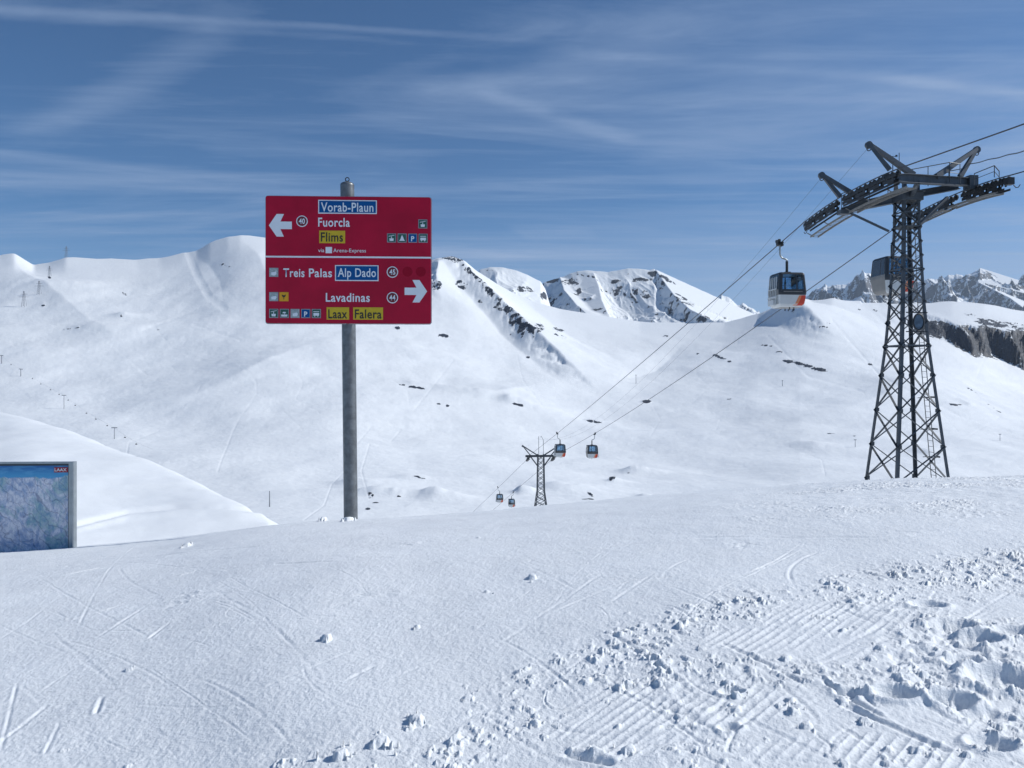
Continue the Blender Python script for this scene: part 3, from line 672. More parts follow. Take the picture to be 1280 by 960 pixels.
build_range('mountain', [(560, 400), (585, 356), (600, 337), (612, 334), (628, 334), (645, 338), (658, 343), (668, 348), (676, 352), (682, 362), (686, 376), (700, 420)], 2900, 420, .075, 16, 201,
            patches=[(656, 362, 14, 5, 10, .75), (680, 370, 6, 6, 0, .8), (608, 338, 12, 1.5, 0, .5), (640, 348, 14, 3, 10, .3)], rockv=.1, nscale=300., steep=.3)
build_range('mountain', [(640, 420), (664, 372), (680, 353), (700, 347), (706, 345), (713, 342), (722, 339), (735, 338), (760, 340), (785, 335.5), (800, 336), (812, 337.5), (818, 336), (821, 340), (832, 344), (850, 354), (862, 361), (880, 372), (897, 382), (915, 392), (940, 402), (980, 420)], 3500, 620, .068, 24, 231,
            ridges=[([(820, 337, 3490), (830, 352, 3380), (842, 368, 3250), (862, 386, 3100), (900, 405, 2950)], 0.42, 0.95, 8, None, 26, 241),
                    ([(742, 341, 3480), (748, 356, 3380), (752, 374, 3250), (760, 392, 3100)], 0.9, 0.35, 10, None, 14, 245),
                    ([(700, 346, 3480), (705, 362, 3330), (722, 382, 3150)], 0.4, 0.8, 10, None, 18, 247)],
            patches=[(715, 352, 15, 6, 0, .72), (692, 351, 12, 3.4, -8, .7), (768, 352, 9, 3.4, -8, .85), (735, 345, 14, 2.2, 10, .4), (800, 350, 20, 4, 0, .45), (816, 342, 8, 5, 0, .8), (834, 349, 16, 3.4, 28, .75), (806, 368, 7, 8, 0, .62), (724, 364, 4, 5, 0, .6),
                     (852, 373, 13, 2.4, 12, .55), (842, 368, 10, 2.4, 8, .5), (770, 368, 5, 3, 0, .6), (860, 380, 12, 2.6, 15, .6), (752, 388, 16, 5, 8, .35), (795, 362, 10, 3, 0, .4)], rockv=.38, nscale=300., steep=.9, saw=(46, 230))
build_range('mountain', [(860, 420), (878, 392), (888, 380), (896, 373), (902, 369), (909, 371), (917, 378), (922, 382), (928, 379), (936, 383), (950, 392), (980, 420)], 6500, 900, .07, 110, 261, rockv=.35, nscale=420., jag=1.2, saw=(120, 400))
far_sky = [(960, 412), (985, 388), (1000, 376), (1012, 368), (1022, 361), (1034, 358), (1046, 355.5), (1058, 354), (1068, 350), (1074, 345.5), (1080, 343), (1088, 343.5), (1096, 348), (1108, 351), (1122, 353), (1132, 353), (1145, 350.5), (1152, 351),
           (1160, 349), (1170, 348.5), (1178, 347), (1186, 343.5), (1196, 344), (1206, 344.5), (1213, 341), (1219, 338.5), (1225, 335), (1231, 338), (1238, 343), (1246, 346), (1254, 349.5), (1264, 350.5), (1275, 352), (1300, 349), (1340, 343), (1400, 352), (1500, 370)]
build_range('mountain', far_sky, 9000, 2200, .06, 190, 281,
            ridges=[([(1082, 343, 8980), (1070, 362, 8500), (1085, 385, 7700)], 0.8, 0.5, 20, None, 60, 283),
                    ([(1160, 348, 8980), (1180, 362, 8600), (1200, 380, 7700)], 0.45, 0.9, 20, None, 60, 285),
                    ([(1226, 335, 8980), (1222, 352, 8600), (1262, 372, 7900), (1300, 400, 7200)], 0.45, 0.85, 20, None, 50, 287)],
            patches=[(1238, 343, 14, 2, 25, .6), (1222, 365, 26, 2.4, 8, .55), (1240, 372, 24, 2.2, 10, .55), (1266, 384, 24, 1.8, 8, .6), (1082, 350, 8, 4, 0, .5)], rockv=.58, nscale=620., jag=2.0, saw=(230, 620))

# ------------------------------------------------------------------ lettering
_hcap = None
def text_data(s, offset=0.012, spacing=1.07):
    cu = bpy.data.curves.new('lettering', 'FONT'); cu.body = s; cu.size = 1.0; cu.offset = offset; cu.space_character = spacing
    cu.extrude = 0.0; cu.resolution_u = 4
    o = bpy.data.objects.new('t', cu); C.objects.link(o)
    bpy.context.view_layer.update()
    me = bpy.data.meshes.new_from_object(o.evaluated_get(bpy.context.evaluated_depsgraph_get()))
    bpy.data.objects.remove(o); bpy.data.curves.remove(cu); return me
def lettering(s, x0, x1, ztop, zbase, y, m, parent, name='lettering', offset=0.014):
    global _hcap
    if _hcap is None:
        h = text_data('H'); _hcap = max(v.co.y for v in h.vertices); bpy.data.meshes.remove(h)
    me = text_data(s, offset)
    xs = [v.co.x for v in me.vertices]; a, b = min(xs), max(xs)
    kx = (x1-x0)/(b-a); kz = (ztop-zbase)/_hcap
    for v in me.vertices: v.co = Vector((x0+(v.co.x-a)*kx, y, zbase+v.co.y*kz))
    me.update(); me.materials.clear(); me.materials.append(m); me.name = name
    o = bpy.data.objects.new(name, me); C.objects.link(o); o.parent = parent
    return o

# ------------------------------------------------------------------ the direction sign
def build_sign():
    Y0 = 11.4; k = Y0/F; kp = (Y0-.125)/F
    gx = (438.5-640)*k
    base_z = float(near_h(np.array([(439-640)/F]), np.array([Y0]))[0])
    root = empty('direction_sign', (gx, Y0, base_z-0.02), 0)
    root.rotation_euler = (0, 0, R(2.5))
    lean = lambda z: -0.0104*z
    tag(root, 'dark red piste direction sign with white arrows and place names on a grey steel pole', 'sign')
    ox, oz = gx, base_z-0.02
    zt = (480-232)*k-oz
    p = MB().tube([(lean(-.8), 0, -0.8), (lean(zt), 0, zt)], 0.098, 32).build('pole', M['galv'], root); shade_auto(p)
    cap = MB(); cap.tube([(0, 0, zt-0.01), (0, 0, zt+.012), (0, 0, zt+.03), (0, 0, zt+.045)], 0.098, 32)
    n = len(cap.v)
    for i in range(32*2, 32*4):
        x, y, z = cap.v[i]; f_ = 0.88 if i < 96 else 0.6; cap.v[i] = (x*f_, y*f_, z)
    cap.v = [(x+lean(zt), y, z) for x, y, z in cap.v]
    shade_auto(cap.build('pole_cap', M['galv'], root))
    ring = MB(); ring.tube([(0, 0, zt+.04), (0, 0, zt+.06)], .012, 8)
    ring.tube([(0.027*math.sin(a), 0, zt+.087+0.027*math.cos(a)) for a in np.linspace(0, 2*math.pi, 17)], .007, 8, cap=False); ring.v = [(x+lean(zt), y, z) for x, y, z in ring.v]
    shade_auto(ring.build('eye_bolt', M['steel_dark'], root))
    # panel coordinates: zoomed picture (x,y) -> local x,z
    def Z(zx, zy):
        px = 320+zx*0.20833+1.0; py = 210+zy*0.20833
        return ((px-640)*kp-ox, (480-py)*kp-oz)
    yf = -0.125
    def rrect(x0, y0, x1, y1, r, tl=True, tr=True, br=True, bl=True):
        pts = []
        for (cx, cy, a0, on, qx, qy) in ((x1-r, y0+r, -90, tr, x1, y0), (x1-r, y1-r, 0, br, x1, y1), (x0+r, y1-r, 90, bl, x0, y1), (x0+r, y0+r, 180, tl, x0, y0)):
            if on:
                for t in range(0, 91, 15): pts.append((cx+r*math.cos(R(a0+t)), cy+r*math.sin(R(a0+t))))
            else: pts.append((qx, qy))
        return pts
    def P(pts, y0, y1, m, name, parent): return MB().poly(pts, y0, y1, Z).build(name, m, parent)
    up = P(rrect(57, 172, 1040, 530, 13, br=False, bl=False), yf, yf+.03, M['red'], 'upper_panel', root)
    lo = P(rrect(57, 540, 1040, 932, 13, tl=False, tr=False), yf, yf+.03, M['red'], 'lower_panel', root)
    P([(57, 530), (1040, 530), (1040, 540), (57, 540)], yf-.002, yf+.03, M['white'], 'divider_strip', root)
    # light edge of the aluminium sheet
    P(rrect(52, 167, 1045, 937, 16), yf+.030, yf+.036, M['alu'], 'backing_sheet', root)
    br = MB()
    for zy in (260, 480, 640, 860):
        a = Z(100, zy); b = Z(1000, zy); br.box(a[0], b[0], yf+.036, yf+.07, a[1]-.02, a[1]+.02)
        m_ = (0, a[1]); br.box(-.14, .14, yf+.07, yf+.10, a[1]-.02, a[1]+.02)
        br.tube([(0.104*math.cos(t), 0.104*math.sin(t), a[1]) for t in np.linspace(0, 2*math.pi, 25)], .008, 6, cap=False)
    br.build('mounting_bracket', M['alu'], root)
    y1, y2, y3 = yf-.003, yf-.006, yf-.009
    def plate(x0, y0, x1, y1_, m, parent, border=None, bw=6, name='name_plate'):
        if border:
            o = P([(x0, y0), (x1, y0), (x1, y1_), (x0, y1_)], y1, yf-.0005, border, name, parent)
            P([(x0+bw, y0+bw), (x1-bw, y0+bw), (x1-bw, y1_-bw), (x0+bw, y1_-bw)], y2, y1-.0004, m, 'plate_field', o)
            return o
        return P([(x0, y0), (x1, y0), (x1, y1_), (x0, y1_)], y1, yf-.0005, m, name, parent)
    def T(s, x0, x1, ytop, ybase, m, parent, yy=None, name='lettering', offset=0.014):
        a = Z(x0, ytop); b = Z(x1, ybase); return lettering(s, a[0], b[0], a[1], b[1], yy if yy is not None else y1, m, parent, name, offset)
    o = plate(368, 193, 717, 275, M['blue'], up, M['white'], 6); T('Vorab-Plaun', 385, 697, 209, 262, M['white'], o, y3)
    T('Fuorcla', 368, 556, 300, 352, M['white'], up, offset=.016)
    o = plate(374, 377, 528, 452, M['yellow'], up); T('Flims', 384, 515, 388, 442, M['black'], o, y2)
    T('via', 368, 404, 484, 506, M['white'], up, offset=.004); T('Arena-Express', 458, 652, 484, 506, M['white'], up, offset=.004)
    P([(412, 475), (450, 475), (450, 512), (412, 512)], y1, yf-.0005, M['white'], 'pictogram_plate', up)
    P([(76, 348), (122, 280), (165, 280), (144, 325), (212, 325), (212, 370), (144, 370), (165, 415), (122, 415)], y1, yf-.0005, M['white'], 'arrow', up)
    P([(1018, 738), (972, 670), (930, 670), (954, 716), (883, 716), (883, 760), (954, 760), (930, 805), (972, 805)], y1, yf-.0005, M['white'], 'arrow', lo)
    def disc(cx, cy, s, parent, halo):
        c1 = [(cx+34*math.cos(t), cy+34*math.sin(t)) for t in np.linspace(0, 2*math.pi, 33)[:-1]]
        c2 = [(cx+28.5*math.cos(t), cy+28.5*math.sin(t)) for t in np.linspace(0, 2*math.pi, 33)[:-1]]
        o = P(c1, y1, yf-.0005, M['white'], 'number_disc', parent); P(c2, y2, y1-.0004, M['maroon'], 'disc_field', o)
        T(s, cx-18, cx+18, cy-15, cy+15, M['white'], o, y3, offset=.025)
    disc(272, 322, '40', up, 0); disc(810, 623, '45', lo, 0); disc(810, 777, '44', lo, 0)
    def picto(x0, y0, kind, parent, S=54):
        fld = {'p': M['blue'], 'pale': M['pale'], 'glass': M['amber']}.get(kind, M['green'])
        bd = M['amber'] if kind == 'glass' else M['alu']
        o = P([(x0, y0), (x0+S, y0), (x0+S, y0+S), (x0, y0+S)], y1, yf-.0005, bd, 'pictogram_plate', parent)
        P([(x0+4, y0+4), (x0+S-4, y0+4), (x0+S-4, y0+S-4), (x0+4, y0+S-4)], y2, y1-.0004, fld, 'plate_field', o)
        q = MB(); c = lambda pts: q.poly([(x0+a, y0+b) for a, b in pts], y3, y2-.0004, Z)
        if kind == 'gondola':
            c([(14, 30), (40, 30), (38, 45), (16, 45)]); c([(25, 18), (29, 18), (29, 29.5), (25, 29.5)]); c([(10, 16), (44, 9), (44, 12), (10, 19)])
        elif kind == 'cablecar':
            c([(8, 34), (46, 34), (44, 46), (10, 46)]); c([(20, 18), (34, 18), (38, 26), (16, 26)]); c([(26, 26.5), (29, 26.5), (29, 33.5), (26, 33.5)])
        elif kind == 'ski':
            c([(27, 10), (33, 20), (38, 34), (44, 44), (10, 44), (18, 32), (22, 18)])
        elif kind == 'bus':
            c([(10, 14), (44, 14), (44, 18), (10, 18)]); c([(10, 24), (44, 24), (44, 40), (10, 40)]); c([(14, 40.5), (21, 40.5), (20, 46), (15, 46)]); c([(33, 40.5), (40, 40.5), (39, 46), (34, 46)])
        elif kind == 'glass':
            c([(14, 14), (27, 20), (40, 14), (36, 26), (29, 31), (28.5, 44), (25.5, 44), (25, 31), (18, 26)])
        elif kind == 'pale':
            c([(12, 28), (40, 22), (44, 32), (38, 44), (14, 44)])
        if kind == 'p': T('P', x0+18, x0+37, y0+16, y0+45, M['white'], o, y3, 'pictogram', .03)
        else: q.build('pictogram', M['black'] if kind == 'glass' else M['white'], o)
    picto(965, 305, 'gondola', up); picto(778, 391, 'gondola', up); picto(841, 391, 'ski', up); picto(904, 391, 'p', up); picto(967, 391, 'bus', up)
    picto(78, 602, 'pale', lo); T('Treis', 161, 287, 605, 655, M['white'], lo, offset=.016); T('Palas', 313, 450, 605, 655, M['white'], lo, offset=.016)
    o = plate(468, 583, 727, 678, M['blue'], lo, M['white'], 6); T('Alp Dado', 485, 712, 602, 653, M['white'], o, y3)
    for cx in (900, 980):
        P([(cx+30*math.cos(t), 620+30*math.sin(t)) for t in np.linspace(0, 2*math.pi, 25)[:-1]], yf-.0016, yf-.0004, M['red_ghost'], 'removed_sticker_mark', lo)
    picto(78, 747, 'pale', lo); picto(138, 747, 'glass', lo); T('Lavadinas', 413, 675, 751, 802, M['white'], lo, offset=.016)
    for i, kd in enumerate(('gondola', 'cablecar', 'pale', 'p', 'bus')): picto(78+i*63, 847, kd, lo)
    o = plate(418, 836, 552, 910, M['yellow'], lo); T('Laax', 428, 540, 849, 902, M['black'], o, y2)
    o = plate(576, 836, 754, 910, M['yellow'], lo); T('Falera', 586, 745, 849, 902, M['black'], o, y2)
build_sign()

# ------------------------------------------------------------------ the trail-map board
def map_mat():
    m = bpy.data.materials.new('panorama_print'); m.use_nodes = True; nt = m.node_tree; b = nt.nodes['Principled BSDF']; b.inputs['Roughness'].default_value = .35
    tc = nt.nodes.new('ShaderNodeTexCoord'); sep = nt.nodes.new('ShaderNodeSeparateXYZ'); nt.links.new(tc.outputs['Object'], sep.inputs[0])
    def noise(s, d, r, sc=(1, 1, 1), dist=0., loc=(0, 0, 0)):
        mp = nt.nodes.new('ShaderNodeMapping'); mp.inputs['Scale'].default_value = sc; mp.inputs['Location'].default_value = loc; nt.links.new(tc.outputs['Object'], mp.inputs[0])
        no = nt.nodes.new('ShaderNodeTexNoise'); no.inputs['Scale'].default_value = s; no.inputs['Detail'].default_value = d; no.inputs['Roughness'].default_value = r; no.inputs['Distortion'].default_value = dist
        nt.links.new(mp.outputs[0], no.inputs['Vector']); return no.outputs[0]
    def mix(f, a, c):
        x = nt.nodes.new('ShaderNodeMix'); x.data_type = 'RGBA'
        if isinstance(f, float): x.inputs[0].default_value = f
        else: nt.links.new(f, x.inputs[0])
        for i, v in ((6, a), (7, c)):
            if isinstance(v, tuple): x.inputs[i].default_value = (*v, 1)
            else: nt.links.new(v, x.inputs[i])
        return x.outputs[2]
    rel = sstep(nt, noise(7, 9, .68, (1, 1, .7), 1.4), .36, .58)
    land = mix(rel, (.30, .42, .62), (.80, .81, .86))
    fine = sstep(nt, noise(34, 6, .7, (1, 1, .6), .8), .42, .62)
    land = mix(math_node(nt, 'MULTIPLY', fine, .45), land, (.20, .25, .42))
    val = sstep(nt, noise(2.6, 5, .6, (1, 1, .7), .9, (3.3, 0, 1.2)), .47, .58)
    valc = mix(sstep(nt, noise(26, 5, .6), .4, .6), (.03, .26, .36), (.16, .44, .38))
    land = mix(math_node(nt, 'MULTIPLY', val, .5), land, valc)
    # piste lines
    wv = nt.nodes.new('ShaderNodeTexWave'); wv.wave_type = 'BANDS'; wv.bands_direction = 'DIAGONAL'; wv.inputs['Scale'].default_value = 3.4; wv.inputs['Distortion'].default_value = 9; wv.inputs['Detail'].default_value = 2; wv.inputs['Detail Scale'].default_value = 1.2
    nt.links.new(tc.outputs['Object'], wv.inputs['Vector'])
    ln = sstep(nt, wv.outputs[1], .96, 1.0)
    land = mix(math_node(nt, 'MULTIPLY', ln, .4), land, (.05, .06, .16))
    horizon = math_node(nt, 'MULTIPLY_ADD', noise(6, 6, .6, (1, 1, .05)), .16, -.08)
    f = sstep(nt, math_node(nt, 'SUBTRACT', sep.outputs[2], horizon), 0.975, 1.0)
    skyc = mix(sstep(nt, sep.outputs[2], 1.0, 1.16), (.06, .34, .62), (.01, .13, .40))
    skyc = mix(math_node(nt, 'MULTIPLY', sstep(nt, noise(5, 4, .6, (1, 1, 4)), .45, .6), .3), skyc, (.15, .5, .75))
    nt.links.new(mix(f, land, skyc), b.inputs['Base Color'])
    return m

def build_board():
    Y0 = 10.9; k = Y0/F
    gz = (480-688)*k
    xr = (88.5-640)*k; w = 3.0; zt = (480-578)*k-gz    # board face from z=0 (in the snow) up to zt
    root = empty('trail_map_board', (xr-w/2, Y0, gz), R(3.0))
    tag(root, 'wide ski area panorama map board in a grey metal frame half sunk in the snow', 'map board')
    b = -0.5
    o = MB().box(-w/2+.075, w/2-.075, .018, .05, b, zt-.05).build('map_panel', map_mat(), root)
    MB().box(w/2-.052, w/2, -.035, .085, b-.3, zt).build('frame_post', M['alu'], root)
    MB().box(-w/2, -w/2+.052, -.035, .085, b-.3, zt).build('frame_post', M['alu'], root)
    MB().box(-w/2+.053, w/2-.053, -.032, .082, zt-.022, zt-.001).build('top_rail', M['alu'], root)
    q = MB(); q.box(w/2-.075, w/2-.0525, .0, .06, b, zt-.023); q.box(-w/2+.0525, -w/2+.075, .0, .06, b, zt-.023); q.box(-w/2+.0755, w/2-.0755, .0, .06, zt-.05, zt-.0235)
    q.build('inner_frame', M['frame_dark'], root)
    q = MB().box(w/2-.27, w/2-.085, .012, .0178, zt-.145, zt-.075).build('logo_plate', M['logo_red'], root)
    lettering('LAAX', w/2-.262, w/2-.10, zt-.088, zt-.128, .0105, M['white'], q, offset=.03)
build_board()

# ------------------------------------------------------------------ cable line geometry
SL = 0.1036; ANG = math.atan(SL)
def line_x(side, Y): return (21.14 if side < 0 else 26.60) - SL*Y
def on_line(side, px, py):
    A = 21.14 if side < 0 else 26.60; Y = A/((px-640)/F+SL); return Vector(((px-640)/F*Y, Y, (480-py)/F*Y))
TOWER = Vector((19.73, 40.0, -10.4))

def sheave_arc(p0, p1, p2, n):           # quadratic curve through three world points
    out = []
    for i in range(n):
        t = i/(n-1); a = (1-t)*(1-2*t); b = 4*t*(1-t); c = t*(2*t-1)
        out.append(p0*a+p1*b+p2*c)
    return out

def build_tower():
    root = empty('lift_tower', TOWER, ANG)
    tag(root, 'tall dark lattice gondola tower with crossarms and V masts behind the crest at right', 'lift tower', 'gondola line towers')
    inv = (Matrix.Translation(TOWER) @ Matrix.Rotation(ANG, 4, 'Z')).inverted()
    Lc = lambda p: inv @ p
    zo = TOWER.z
    hs = lambda z: float(np.interp(z, [-10.4, -4.8, 1.9, 4.0, 7.6, 10.4], [1.93, 1.37, .75, .61, .46, .42]))
    # legs
    sg = ((-1, -1), (1, -1), (1, 1), (-1, 1))
    zt = {(-1, -1): 10.25, (1, -1): 10.0, (1, 1): 9.9, (-1, 1): 9.9}
    for sx, sy in sg:
        q = MB(); zs = [-10.4, 1.9, 4.0, 7.6, zt[(sx, sy)]]
        for a, b in zip(zs[:-1], zs[1:]):
            q.angle((sx*hs(a), sy*hs(a), a-zo), (sx*hs(b), sy*hs(b), b-zo), .15, (-sx, 0, 0), (0, -sy, 0), .03)
        for z in (-6.55, -4.8, -3.05, -1.3, .45, 1.9, 3.1):   # gusset plates at the nodes
            h = hs(z); q.box(min(sx*(h+.01), sx*(h-.2)), max(sx*(h+.01), sx*(h-.2)), sy*(h-.012)-.03, sy*(h-.012)+.03, z-zo-.09, z-zo+.09)
        q.build('leg', M['steel'], root)
    levels = [-10.2, -8.35, -6.55, -4.8, -3.05, -1.3, .45, 1.9, 3.1, 4.1, 4.95, 5.7, 6.4, 7.1, 7.8, 8.5, 9.2]
    for fx in range(4):
        a_, b_ = sg[fx], sg[(fx+1) % 4]; q = MB()
        nrm = Vector(((a_[0]+b_[0])/2, (a_[1]+b_[1])/2, 0))
        for i, (z0, z1) in enumerate(zip(levels[:-1], levels[1:])):
            c = lambda s, z, o=0: Vector((s[0]*hs(z), s[1]*hs(z), z-zo)) + nrm*(0.012+o)
            w = .115 if z0 < 3 else .09
            q.bar(c(a_, z0), c(b_, z1), w, .02, up=nrm.cross(Vector((0, 0, 1))) if False else (0, 0, 1))
            q.bar(c(b_, z0, .025), c(a_, z1, .025), w, .02)
            if i in (7, 11, 15): q.bar(c(a_, z0, .05), c(b_, z0, .05), .02, .07)
        q.build('lattice_bracing', M['steel'], root)
    # ladder up the right-hand face, with rest hoops
    q = MB(); x0 = .15
    for z0, z1 in ((-10.2, 1.9), (1.9, 9.4)):
        for s in (-.2, .2):
            q.bar((hs(z0)+.16, x0+s, z0-zo), (hs(z1)+.16, x0+s, z1-zo), .03, .03)
    for i in range(67):
        z = -10.1+i*.29; q.bar((hs(z)+.16, x0-.2, z-zo), (hs(z)+.16, x0+.2, z-zo), .022)
    q.build('ladder', M['steel_light'], root)
    for z in (-5.9, -3.7, -2.3, -.7):
        q = MB(); h = hs(z); q.bar((h-.1, x0-.32, z-zo), (h+.46, x0-.2, z-zo+.04), .05, .03); q.bar((h-.1, x0+.32, z-zo), (h+.46, x0+.2, z-zo+.04), .05, .03); q.bar((h+.44, x0-.24, z-zo+.04), (h+.44, x0+.24, z-zo+.04), .05, .08); q.build('ladder_rest', M['steel_dark'], root)
    # oval tank-like plate hung inside the shaft
    c = Lc(W(1145, 404, 40.0)); q = MB()
    pts = [(.24*math.cos(t)*abs(math.cos(t))**-.25 if abs(math.cos(t)) > .01 else 0, .36*math.sin(t)) for t in np.linspace(0, 2*math.pi, 25)[:-1]]
    q.poly(pts, -.02, .02); c.x -= .36; q.v = [(c.x+x, c.y+y-.75, c.z+z) for x, y, z in q.v]
    ov = q.build('oval_plate', M['blue_grey'], root)
    q = MB(); q.tube([(c.x+.27*math.cos(t), c.y-.77, c.z+.39*math.sin(t)) for t in np.linspace(0, 2*math.pi, 25)], .04, 6, cap=False); q.bar((c.x-.6, c.y-.70, c.z+.47), (c.x+.5, c.y-.70, c.z+.47), .05); q.bar((c.x-.6, c.y-.70, c.z-.47), (c.x+.5, c.y-.70, c.z-.47), .05); q.build('oval_rim', M['steel_dark'], ov)
    # head of the shaft
    q = MB(); z = Lc(W(1130, 245, 40)).z
    q.box(-.55, .55, -.55, .55, z-.3, z+.1); q.box(-.62, .62, -.62, .62, z+.12, z+.16)
    q.box(-.5, .5, -.5, .5, z-1.6, z-1.54)
    q.bar((-.44, -.44, z-1.3), (.44, .44, z-.3), .12); q.bar((.44, -.44, z-1.3), (-.44, .44, z-.3), .12); q.bar((-.44, .44, z-1.3), (.44, -.44, z-.3), .1)
    q.build('head_frame', M['steel'], root)
    # crossarms
    A0, A1 = Lc(W(1104, 221.5, 37.0)), Lc(W(1214, 228, 39.2))
    q = MB(); q.ibeam(A0, A0.lerp(A1, .25), .30, .26, .03, h2=.42); q.ibeam(A0.lerp(A1, .25), A1, .30, .42, .03, h2=.40)
    d = (A1-A0).normalized()
    for t in (.15, .32, .5, .68, .85): p = A0.lerp(A1, t); q.bar(p-Vector((0, 0, .17)), p+Vector((0, 0, .17)), .28, .02)
    q.box(A1.x-.25, A1.x+.2, A1.y-.25, A1.y+.25, A1.z-.38, A1.z+.30)
    q.build('crossarm', M['steel'], root)
    B0, Bm, Bn, B1 = Lc(W(1052, 264, 41.2)), Lc(W(1086, 255, 40.8)), Lc(W(1132, 245, 40.0)), Lc(W(1198, 233, 40.0))
    q = MB(); q.ibeam(B0, Bm, .30, .30, .03, h2=.44); q.ibeam(Bm, Bn, .30, .44, .03, h2=.50); q.ibeam(Bn, B1, .30, .34, .03, h2=.30)
    q.bar(B0-Vector((.15, 0, .06)), B0+Vector((.45, 0, -.06)), .45, .22)
    q.build('crossarm', M['steel'], root)
    # struts
    def strut(a, b, w): MB().bar(Lc(W(*a)), Lc(W(*b)), w, w).build('strut', M['steel'], root)
    strut((1060, 265, 41.0), (1111, 289, 39.8), .12); strut((1143, 287, 39.8), (1184, 247, 40.6), .15)
    strut((1139, 246, 39.7), (1147, 228, 37.8), .18); strut((1121, 240, 39.2), (1119, 226, 37.4), .16)
    # V masts
    def mast(ap, f1, f2, w=.2):
        q = MB(); a = Lc(W(*ap)); b = Lc(W(*f1)); c = Lc(W(*f2))
        for f_, ww in ((b, w*.85), (c, w)):
            q.bar(a, f_, ww*.8, ww*.8, w2=ww, h2=ww*1.3)
        q.disc(a-Vector((0, 0, .05)), (0, 1, 0), .17, .14, 16)
        q.tube([a+Vector((.10*math.cos(t), 0, -.22+.10*math.sin(t))) for t in np.linspace(0, 2*math.pi, 13)], .025, 6, cap=False)
        q.build('rope_lifting_mast', M['steel'], root)
    mast((1086, 180, 37.4), (1112, 212, 36.9), (1142, 219, 37.9)); mast((1027, 218, 41.2), (1050, 246, 41.2), (1081, 252, 40.9)); mast((1221, 186, 39.2), (1200, 221, 38.9), (1170, 221, 38.3))
    # roller trains
    def train(P3, segs, side):
        pts = sheave_arc(*[Lc(p) for p in P3], 61)
        fr = MB()
        dn = Vector((0, 0, -1))
        for (a, b) in segs:
            idx = list(range(a, b+1, 1))
            for j in range(len(idx)-4):
                if j % 4: continue
                p, r_ = pts[idx[j]], pts[idx[min(j+4, len(idx)-1)]]
                for sx in (-.09, .09):
                    o_ = Vector((sx, 0, -.24)); fr.bar(p+o_, r_+o_, .02, .16)
                    m_ = p.lerp(r_, .5); fr.bar(m_+Vector((sx, 0, -.24)), m_+Vector((sx, 0, -.46)), .03, .12)
            for j in range(0, len(idx)-8, 8):
                p, r_ = pts[idx[j+1]], pts[idx[min(j+7, len(idx)-1)]]
                for sx in (-.12, .12):
                    o_ = Vector((sx, 0, -.46)); fr.bar(p+o_, r_+o_, .02, .15)
            p, r_ = pts[a+2], pts[b-2]; m_ = (p+r_)/2
            for sx in (-.15, .15): fr.bar(p+Vector((sx, 0, -.62)), r_+Vector((sx, 0, -.62)), .025, .10)
        tr = fr.build('roller_train', M['steel_dark'], root)
        n = 0
        for (a, b) in segs:
            k = max(2, int((b-a)/2.5)); me = None
            for j in range(k):
                p = pts[int(round(a+1+(b-a-2)*j/(k-1)))]
                q = MB().disc((0, 0, 0), (1, 0, 0), .15, .07, 14).disc((0, 0, 0), (1, 0, 0), .11, .12, 12).disc((0, 0, 0), (1, 0, 0), .04, .24, 8) if me is None else None
                if q: o = q.build('roller', M['steel_dark'], tr); me = o.data
                else: o = bpy.data.objects.new('roller', me); C.objects.link(o); o.parent = tr
                o.location = p+Vector((0, 0, -.19))
        # service walkway on the inner side
        wk = MB(); sx = .55*side
        for (a, b) in segs:
            for j in range(a, b-1, 6):
                p, r_ = pts[j]+Vector((sx, 0, -.85)), pts[min(j+6, b)]+Vector((sx, 0, -.85))
                wk.bar(p-Vector((.22, 0, 0)), r_-Vector((.22, 0, 0)), .035, .10); wk.bar(p+Vector((.22, 0, 0)), r_+Vector((.22, 0, 0)), .035, .10)
                for t in (0, .25, .5, .75): m_ = p.lerp(r_, t); wk.bar(m_-Vector((.22, 0, 0)), m_+Vector((.22, 0, 0)), .04, .02)
                if j % 12 == a % 12: wk.bar(p, p+Vector((-sx*.75, 0, .2)), .04)
        wk.build('service_walkway', M['steel_light'], root)
        return pts
    lt = [W(1005, 277, 45), W(1060, 241, 40.4), W(1122, 210, 35.9)]
    lt = [Vector((line_x(-1, p.y), p.y, p.z)) for p in lt]
    rt = [W(1145, 266.5, 43.7), W(1198, 239, 39.9), W(1263, 219, 36.6)]
    rt = [Vector((line_x(1, p.y), p.y, p.z)) for p in rt]
    train(lt, [(0, 24), (27, 60)], 1); train(rt, [(0, 27), (30, 60)], -1)
    global TRL, TRR
    TRL, TRR = sheave_arc(*lt, 21), sheave_arc(*rt, 21)
    # cap guard at the near end of the right train and a catcher hook at each far end
    e = Lc(TRR[-1]); q = MB().box(e.x-.16, e.x+.16, e.y-.06, e.y+.22, e.z-.42, e.z-.10); q.build('end_guard', M['steel_dark'], root)
    for pnt in (TRL[0], TRR[-1]):
        e = Lc(pnt); sgn = 1 if pnt is TRL[0] else -1
        MB().tube([e+Vector((.15, 0, -.45)), e+Vector((.15, .15*sgn, -.6)), e+Vector((.15, .3*sgn, -.62)), e+Vector((.15, .42*sgn, -.52))], .02, 6).build('rope_catcher', M['steel_dark'], root)
    # handrails over the crossarms
    def rail(pts, hgt, name='handrail', posts=True):
        q = MB(); P = [Lc(W(*p)) for p in pts]
        for a, b in zip(P[:-1], P[1:]):
            q.tube([a, b], .022, 6)
            q.tube([a-Vector((0, 0, hgt*.5)), b-Vector((0, 0, hgt*.5))], .014, 6)
            n = max(1, int((b-a).length/1.1))
            for i in range(n+1):
                p = a.lerp(b, i/n); q.tube([p, p-Vector((0, 0, hgt))], .018, 6)
        q.build(name, M['steel'], root)
